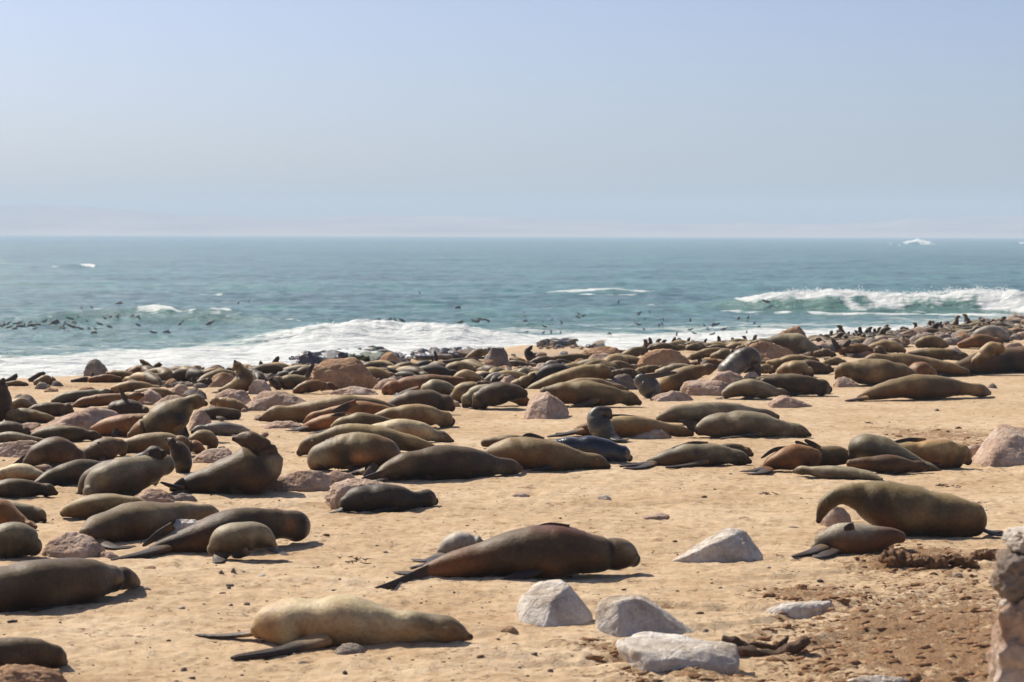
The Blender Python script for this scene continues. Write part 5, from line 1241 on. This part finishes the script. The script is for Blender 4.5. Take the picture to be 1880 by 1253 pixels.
# ------------------------------------------------------------ small seals of the crowded far shore and the heads in the water
def pose_mesh(kind, coat, seed):
    poses = {
     'prone': [(-.78,.05,.05),(-.6,.12,.12),(-.3,.17,.18),(0,.19,.2),(.3,.17,.17),(.5,.14,.12),(.64,.13,.10),(.76,.10,.05)],
     'sit': [(-.6,.07,.06),(-.4,.14,.14),(-.12,.22,.21),(.06,.40,.19),(.13,.60,.13),(.16,.74,.11),(.25,.80,.08),(.34,.82,.04)],
     'sky': [(-.6,.07,.06),(-.4,.14,.14),(-.12,.22,.21),(.05,.40,.19),(.08,.60,.13),(.10,.74,.11),(.16,.86,.08),(.22,.95,.03)],
     'raise': [(-.75,.06,.06),(-.5,.14,.14),(-.15,.19,.20),(.15,.24,.19),(.36,.36,.13),(.46,.46,.11),(.56,.50,.08),(.65,.50,.04)],
     'curl': None}
    if kind == 'curl':
        P = np.array([(-.45,-.1,.07),(-.35,.1,.15),(-.1,.25,.19),(.2,.2,.19),(.36,0,.15),(.3,-.22,.13),(.15,-.3,.08)]); Rr = P[:, 2].copy(); P = np.column_stack([P[:, 0], P[:, 1], Rr * .95])
        B0 = np.array([0, 0, 1.0])
    else:
        q = np.array(poses[kind]); P = np.column_stack([q[:, 0], 0 * q[:, 0], q[:, 1]]); Rr = q[:, 2]; B0 = np.array([0, 1.0, 0])
    fl = []
    if kind != 'curl':
        t = P[0]
        for s in (-1, 1):
            fl.append((np.array([t + (.05, s * .03, 0), t + (-.1, s * .08, -.02), t + (-.24, s * .12, -.03)]), np.array([.05, .06, .03]), np.array([0, 0, 1.0]), .02))
            r_ = P[3 if kind != 'prone' else 4]
            fl.append((np.array([r_ + (.04, s * .14, -.05), np.array([r_[0] + .06, s * .26, .07]), np.array([r_[0] - .04, s * .40, .02])]), np.array([.07, .07, .03]), np.array([0, 0, 1.0]), .025))
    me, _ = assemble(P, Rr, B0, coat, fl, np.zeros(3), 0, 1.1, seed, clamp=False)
    return me
PM = {}
MASS = ([], [], [])
CW = {'olive': 'olive', 'brown': 'brown', 'tan': 'tan', 'greyol': 'grey', 'dark': 'dark brown', 'black': 'blackish'}
def crowd(n, place, kinds, coats, label, group, seed, smin=.85, smax=1.25, back=0.0, keep=999):
    rng = random.Random(seed)
    for i in range(n):
        px, py = place(rng, i); k = rng.choice(kinds); c = rng.choice(coats)
        if (k, c) not in PM: PM[(k, c)] = pose_mesh(k, c, len(PM) + 300)
        d = min(hit(px, py), 100.0) + back; d = min(d, float(crest((px - 940) / F * d)) + 6)
        x = (px - 940) / F * d
        ang = rng.uniform(0, 6.28); s = rng.uniform(smin, smax) * (1 if i < keep else .85); z = float(ground_z(x, d))
        if i >= keep:
            me = PM[(k, c)]; co = np.empty(len(me.vertices) * 3, np.float32); me.vertices.foreach_get('co', co); co = co.reshape(-1, 3) * s
            cc = np.empty(len(me.vertices) * 4, np.float32); me.color_attributes['Col'].data.foreach_get('color', cc)
            vi = np.empty(len(me.polygons) * 4, np.int32); me.polygons.foreach_get('vertices', vi)
            ca_, sa_ = math.cos(ang), math.sin(ang); co = np.column_stack([co[:, 0] * ca_ - co[:, 1] * sa_, co[:, 0] * sa_ + co[:, 1] * ca_, co[:, 2]]) + (x, d, z)
            n0 = sum(len(v) for v in MASS[0]); MASS[0].append(co); MASS[1].append(vi.reshape(-1, 4) + n0); MASS[2].append(cc.reshape(-1, 4)[:, :3]); continue
        o = link('fur_seal', PM[(k, c)], (x, d, z)); o.rotation_euler = (0, 0, ang); o.scale = (s, s, s)
        tag(o, label[k].replace('small ', 'small %s ' % CW[c], 1), 'seal', group)
TOPX = [1500, 1560, 1640, 1700, 1760, 1820, 1880, 1960]; TOPY = [632, 627, 621, 614, 606, 598, 590, 582]
BOTX = [1500, 1560, 1640, 1700, 1880, 1960]; BOTY = [650, 640, 632, 626, 626, 626]
def far_place(rng, i):
    px = rng.uniform(1495, 1930); a = np.interp(px, TOPX, TOPY); b = np.interp(px, BOTX, BOTY); return px, a + (b - a) * rng.random() ** 1.2
far_lab = {'prone': 'small seal lying flat in the packed crowd on the far right shore', 'curl': 'small seal curled up in the packed crowd on the far right shore',
           'sit': 'small seal sitting upright in the packed crowd on the far right shore', 'sky': 'small seal pointing its snout up in the packed crowd on the far right',
           'raise': 'small seal lifting its head in the packed crowd on the far right shore'}
crowd(330, far_place, ['prone', 'prone', 'prone', 'curl', 'raise', 'curl'], ['olive', 'brown', 'dark', 'brown', 'greyol', 'dark'], far_lab, 'seals crowded on the far right shore', 31, .42, .75, keep=40)
crowd(34, lambda r, i: (r.uniform(1500, 1900), None) and ((lambda px: (px, np.interp(px, TOPX, TOPY) + 1))(r.uniform(1510, 1900))), ['sit', 'raise', 'sit', 'sky'], ['brown', 'olive', 'dark'], far_lab, 'seals crowded on the far right shore', 32, .32, .55, keep=16)
mid_lab = {'sit': 'small seal sitting against the surf behind the large tan boulder', 'sky': 'small seal pointing its snout up behind the large tan boulder',
           'raise': 'small seal lifting its head behind the large tan boulder'}
xs_mid = [1189, 1196, 1203, 1214, 1234, 1241, 1252, 1261, 1268, 1292, 1322, 1348, 1372, 1383]
crowd(len(xs_mid), lambda r, i: (xs_mid[i], 646 - (xs_mid[i] - 1190) * .05), ['sit', 'sky', 'sit'], ['brown', 'dark', 'black'], mid_lab, 'seals sitting behind the large tan boulder', 33, .40, .50, 5.5)
row_lab = {k: v for k, v in (('prone', 'small seal lying in the thin row between the large tan boulder and the surf'), ('curl', 'small curled seal in the thin row between the large tan boulder and the surf'))}
crowd(90, lambda r, i: (r.uniform(1180, 1500), r.uniform(637, 645)), ['prone', 'curl', 'prone'], ['olive', 'brown', 'tan'], row_lab, 'seals in the thin row before the surf', 34, .4, .65, keep=12)
bank_lab = {'prone': 'small seal lying on the far bank left of the spit', 'curl': 'small curled seal on the far bank left of the spit'}
crowd(90, lambda r, i: ((lambda px: (px, np.interp(px, [250, 520, 900, 1160], [694, 690, 680, 668]) + r.uniform(-4, 14) + (14 if 880 < px < 1125 else 0)))(r.uniform(250, 1160))), ['prone', 'curl', 'prone'], ['olive', 'brown', 'tan', 'dark'], bank_lab, 'small seals of the far bank left of the spit', 35, .5, .8, keep=12)

tag(link('seal_crowd', mesh_from('seal_crowd', np.vstack(MASS[0]), np.vstack(MASS[1]), M['fur'], cols=np.vstack(MASS[2]), attrs={'wet': np.zeros(sum(len(v) for v in MASS[0]))})), kind='stuff')
# swimmers: head, neck and a flipper above the water
def swimmer_mesh(k):
    if k == 0: P = [(-.5,.0,.10),(-.25,.06,.14),(0,.10,.13),(.2,.2,.10),(.32,.26,.08),(.42,.26,.04)]
    elif k == 1: P = [(-.1,-.2,.13),(0,.0,.13),(.04,.18,.11),(.10,.32,.10),(.2,.38,.07),(.3,.38,.03)]
    else: P = [(-.6,-.05,.07),(-.35,.08,.13),(-.05,.12,.16),(.25,.05,.14),(.45,-.05,.08)]
    q = np.array(P); C = np.column_stack([q[:, 0], 0 * q[:, 0], q[:, 1]])
    fl = [(np.array([(-.2,.05,.05),(-.28,.12,.22),(-.38,.16,.42)]), np.array([.05,.06,.03]), np.array([0,1.0,0]), .02)] if k == 2 else []
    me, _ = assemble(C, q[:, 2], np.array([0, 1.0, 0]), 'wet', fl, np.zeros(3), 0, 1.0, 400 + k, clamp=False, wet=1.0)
    me.name = 'swimming_seal'; return me
SW = [swimmer_mesh(k) for k in range(3)]
def sea_z(px, py): return CAM_H + ray(px, py).z * 0
def swim(n, f, label, group, seed, s0=.8, s1=1.2, lift=0.05):
    rng = random.Random(seed)
    for i in range(n):
        px, py = f(rng, i); r = ray(px, py); d = (SEA + lift + 0.05 - CAM_H) / r.z
        k = rng.choice((0, 0, 0, 2, 1)); o = link('swimming_seal', SW[k], (r.x * d, d, SEA + lift)); o.rotation_euler = (0, 0, rng.uniform(0, 6.28)); s = rng.uniform(s0, s1); s *= .36; o.scale = (s, s, s)
        tag(o, label if n == 1 else label + (', body flat', ', head raised', ', flipper up')[k], 'seal', group)
g_ = 'seals swimming off the shore'
swim(60, lambda r, i: (r.gauss(215, 38), r.gauss(572, 6)), 'dark seal swimming in the dense pack on the swell at left', 'seals swimming in the pack on the left swell', 51, .8, 1.2, .35)
swim(42, lambda r, i: (r.uniform(0, 150), 604 - r.uniform(0, 1) * 18 + r.gauss(0, 2)), 'dark seal swimming in the line at the far left', 'seals swimming in the line at far left', 52, .7, 1.1, .25)
swim(14, lambda r, i: (r.uniform(150, 400), r.uniform(585, 612)), 'dark seal swimming below the left swell', 'seals swimming below the left swell', 53, .8, 1.2, .15)
swim(20, lambda r, i: (r.uniform(600, 900), r.gauss(588, 1.6)), 'dark seal swimming in the row behind the breaking middle wave', 'seals swimming behind the middle wave', 54, .7, 1.0, .1)
swim(26, lambda r, i: (r.uniform(940, 1220), r.uniform(572, 612)), 'dark seal swimming in open water behind the sand spit', 'seals swimming behind the sand spit', 55, .7, 1.1, .05)
swim(18, lambda r, i: (r.uniform(1200, 1400), r.uniform(578, 616)), 'dark seal swimming in open water right of the sand spit', 'seals swimming right of the sand spit', 56, .7, 1.1, .05)
swim(6, lambda r, i: (r.uniform(420, 1300), r.uniform(535, 565)), 'lone dark seal swimming far out', 'seals swimming far out', 57, .9, 1.3, .05)
for (px, py, lb) in ((1371, 549, 'dark seal riding the face of the right wave, leftmost of three'), (1389, 546, 'dark seal riding the face of the right wave, uppermost of three'), (1406, 554, 'dark seal riding the face of the right wave, nearest the white water'), (421, 575, 'dark seal surfacing alone right of the left whitecap'), (1356, 585, 'dark seal raising its head out of the water before the right wave')):
    swim(1, lambda r, i: (px, py), lb, g_, px, 1.5, 1.6, .5 if py < 560 else .35)

# ------------------------------------------------------------ litter on the sand
def build_pebbles():
    rng = np.random.RandomState(11); V = []; Fc = []; C = []
    m, ns, ls, b = new_mat('pebble_litter'); ls.new(attr(ns, 'Col').outputs['Color'], b.inputs['Base Color']); b.inputs['Roughness'].default_value = .9
    D, Fi = ICO3[0], None
    bm = bmesh.new(); bmesh.ops.create_icosphere(bm, subdivisions=1, radius=1); bm.verts.ensure_lookup_table()
    D = np.array([v.co[:] for v in bm.verts]); Fi = np.array([[v.index for v in f.verts] for f in bm.faces]); bm.free()
    k = 0
    def put(x, y, r, col, flat=.55):
        nonlocal k
        z = float(ground_z(x, y, True)); a = rng.uniform(0, 6.28)
        sc = np.array([r * rng.uniform(.8, 1.7), r * rng.uniform(.7, 1.2), r * flat * rng.uniform(.7, 1.2)])
        P = D * rng.uniform(.75, 1.2, (len(D), 1)) * sc
        c, s = math.cos(a), math.sin(a); P = np.column_stack([P[:, 0] * c - P[:, 1] * s, P[:, 0] * s + P[:, 1] * c, P[:, 2]]) + (x, y, z + r * .12)
        V.append(P); Fc.append(Fi + k); C.append(np.tile(col, (len(D), 1))); k += len(D)
    cols = [(.10, .06, .03), (.16, .09, .045), (.07, .05, .04), (.22, .17, .13), (.20, .11, .05), (.30, .26, .22), (.09, .07, .05)]
    for i in range(1300):
        py = 700 + 620 * rng.rand() ** .8; px = rng.uniform(-150, 2030); d = F * CAM_H / (py - 431); x = (px - 940) / F * d
        put(x, d, rng.choice([.006, .009, .012, .018, .028], p=[.36, .3, .2, .1, .04]), cols[rng.randint(len(cols))])
    return tag(link('pebble_litter', mesh_from('pebble_litter', np.vstack(V), np.vstack(Fc), m, cols=np.vstack(C))), kind='stuff')
build_pebbles()
def build_clods():
    rng = np.random.RandomState(12); V = []; Fc = []; k = 0
    m, ns, ls, b = new_mat('brown_clods')
    co = ns.new('ShaderNodeTexCoord').outputs['Object']; n = noise(ns, ls, 40, 5, .7, co)
    ls.new(ramp(ns, ls, n.outputs[0], [(.3, (.16, .07, .027)), (.7, (.42, .235, .11))]).outputs[0], b.inputs['Base Color']); b.inputs['Roughness'].default_value = .95
    bump(ns, ls, n.outputs[0], .9, .02, b)
    bm = bmesh.new(); bmesh.ops.create_icosphere(bm, subdivisions=2, radius=1); bm.verts.ensure_lookup_table()
    D = np.array([v.co[:] for v in bm.verts]); Fi = np.array([[v.index for v in f.verts] for f in bm.faces]); bm.free()
    n_ = 0
    while n_ < 6500:
        py = 780 + 520 * rng.rand(); px = rng.uniform(950, 2000); d = F * CAM_H / (py - 431); x = (px - 940) / F * d
        a = float(brown_mask(np.array([x]), np.array([d]))[0])
        if rng.rand() > a ** 1.5 or a < .25: continue
        n_ += 1
        r = rng.choice([.006, .010, .017, .032], p=[.42, .36, .18, .04])
        z = float(ground_z(x, d, True))
        P = D * (1 + .7 * pnoise(D[:, 0] * 1.9 + n_, D[:, 1] * 1.9, D[:, 2] * 1.9))[:, None] * (r * rng.uniform(.9, 2.0), r, r * rng.uniform(.5, 1.0)) + (x, d, z + .2 * r)
        V.append(P); Fc.append(Fi + k); k += len(D)
    return tag(link('brown_litter', mesh_from('brown_litter', np.vstack(V), np.vstack(Fc), m)), kind='stuff')
build_clods()
# dried remains
def carcass_material(name, a, b_):
    m, ns, ls, b = new_mat(name); co = ns.new('ShaderNodeTexCoord').outputs['Object']
    n = noise(ns, ls, 14, 7, .75, co); n2 = noise(ns, ls, 70, 4, .7, co)
    ls.new(ramp(ns, ls, n.outputs[0], [(.35, a), (.65, b_)]).outputs[0], b.inputs['Base Color']); b.inputs['Roughness'].default_value = .9
    p = bump(ns, ls, n.outputs[0], .9, .04, b); bump(ns, ls, n2.outputs[0], .7, .012, b, p); return m
M['hide'] = carcass_material('dried_hide', (.045, .025, .014), (.17, .09, .045))
M['fluff'] = carcass_material('matted_fur', (.10, .045, .018), (.30, .15, .06))
def lumpy(pts, mat, name, parent, base, seed, rough=.25, wk=1.3):
    d0 = hit(pts[len(pts) // 2][0], base) + .08
    P = np.array([at(p[0], p[1], d0 + (p[3] if len(p) > 3 else 0)) for p in pts]); Rr = np.array([p[2] / F * d0 for p in pts])
    V, Fc, t, ca, sa, C, r, Bs, Ns, T = sweep(P, Rr, VIEW, 46, 26, wk)
    out = np.repeat(Ns, 26, 0) * sa[:, None] + np.repeat(Bs, 26, 0) * ca[:, None]
    n = fbm(V[:, 0] * 14 + seed, V[:, 1] * 14, V[:, 2] * 14, 4); V = V + out * (np.repeat(r, 26) * rough * 2 * n)[:, None]
    g = ground_z(V[:, 0], V[:, 1]) - .01; V[:, 2] = np.maximum(V[:, 2], g)
    loc = np.array(parent.location) if parent else P.mean(0)
    return link(name, mesh_from(name, V - loc, Fc, M[mat]), (0, 0, 0) if parent else loc, parent)
def remains(label, x, base):
    d = hit(x, base); e = link('dried_carcass', None, (float((x - 940) / F * d), d, float(ground_z((x - 940) / F * d, d))))
    return tag(e, label, 'carcass')
e = remains('dark dried pup carcass curled on the sand right of the flat slab', 1405, 1208)
lumpy([(1350,1196,8),(1372,1198,11),(1405,1203,11),(1435,1200,11),(1455,1192,12),(1470,1184,10),(1480,1176,8)], 'hide', 'body', e, 1210, 3, .22)
lumpy([(1330,1172,6),(1345,1178,9),(1362,1187,9),(1378,1192,7)], 'hide', 'neck', e, 1203, 5, .2)
lumpy([(1430,1186,5),(1440,1179,6),(1446,1172,3)], 'hide', 'flipper', e, 1203, 6, .1, .6)
lumpy([(1378,1184,5),(1398,1186,6),(1420,1190,6),(1436,1188,4)], 'hide', 'flipper', e, 1199, 7, .2, .8)
e = remains('shaggy brown decayed carcass with matted fur in front of the very large seal', 1690, 1046)
lumpy([(1622,1028,9),(1638,1026,16),(1662,1032,17),(1690,1036,13),(1712,1034,12),(1735,1038,8)], 'fluff', 'body', e, 1048, 9, .4)
lumpy([(1720,1032,8),(1748,1028,10),(1775,1034,9),(1795,1042,5)], 'fluff', 'hind_part', e, 1046, 11, .4)
lumpy([(1618,1028,7),(1624,1022,7),(1630,1018,5)], 'hide', 'skull', e, 1040, 12, .12)
for i in range(13):
    x = 1668 + i * 5.2; q = [(x, 1034, 2.0), (x + 3, 1024 + (i % 3), 1.8), (x + 6, 1019 + (i * 7 % 5), 1.0)]
    lumpy(q, 'fluff', 'rib', e, 1044, 20 + i, .1, 1)
e = remains('matted heap of fur with bristles beside the stone stack at right', 1815, 1030)
lumpy([(1786,1022,7),(1805,1020,9),(1830,1021,9),(1846,1024,6)], 'fluff', 'body', e, 1030, 14, .35)
for i in range(10):
    x = 1792 + i * 5; lumpy([(x, 1018, 1.8), (x + 4, 1012 - (i * 5 % 4), 1.4), (x + 7, 1009, .8)], 'fluff', 'rib', e, 1028, 50 + i, .1, 1)
# dry twigs
def twig(label, px, py, n, seed):
    rng = random.Random(seed); d = hit(px, py); x0 = (px - 940) / F * d
    m = M['hide']; V = []; Fc = []; k = 0
    for i in range(n):
        a = rng.uniform(0, 6.28); L = rng.uniform(.03, .11)
        P = np.array([(0, 0, .01), (math.cos(a) * L * .5, math.sin(a) * L * .4, rng.uniform(0, .02)), (math.cos(a) * L, math.sin(a) * L * .7, rng.uniform(.0, .03))])
        P = P + (rng.gauss(0, .07), rng.gauss(0, .12), 0)
        v, f, *_ = sweep(P, np.array([.006, .005, .003]), (0, 1, 0), 5, 5); V.append(v); Fc.append(f + k); k += len(v)
    o = link('dry_twigs', mesh_from('dry_twigs', np.vstack(V), np.vstack(Fc), m), (x0, d, float(ground_z(x0, d, True))))
    tag(o, label, 'twigs')
twig('bunch of dry brown twigs on the sand above the very large seal', 1738, 893, 14, 1)
twig('tuft of dry twigs on the sand left of the very large seal', 1415, 908, 8, 2)
twig('tiny sprig of dry weed left of the pup behind the big brown seal', 656, 1030, 12, 3)
twig('few dark twigs at the left foot of the standing pink boulder', 1600, 778, 8, 4)
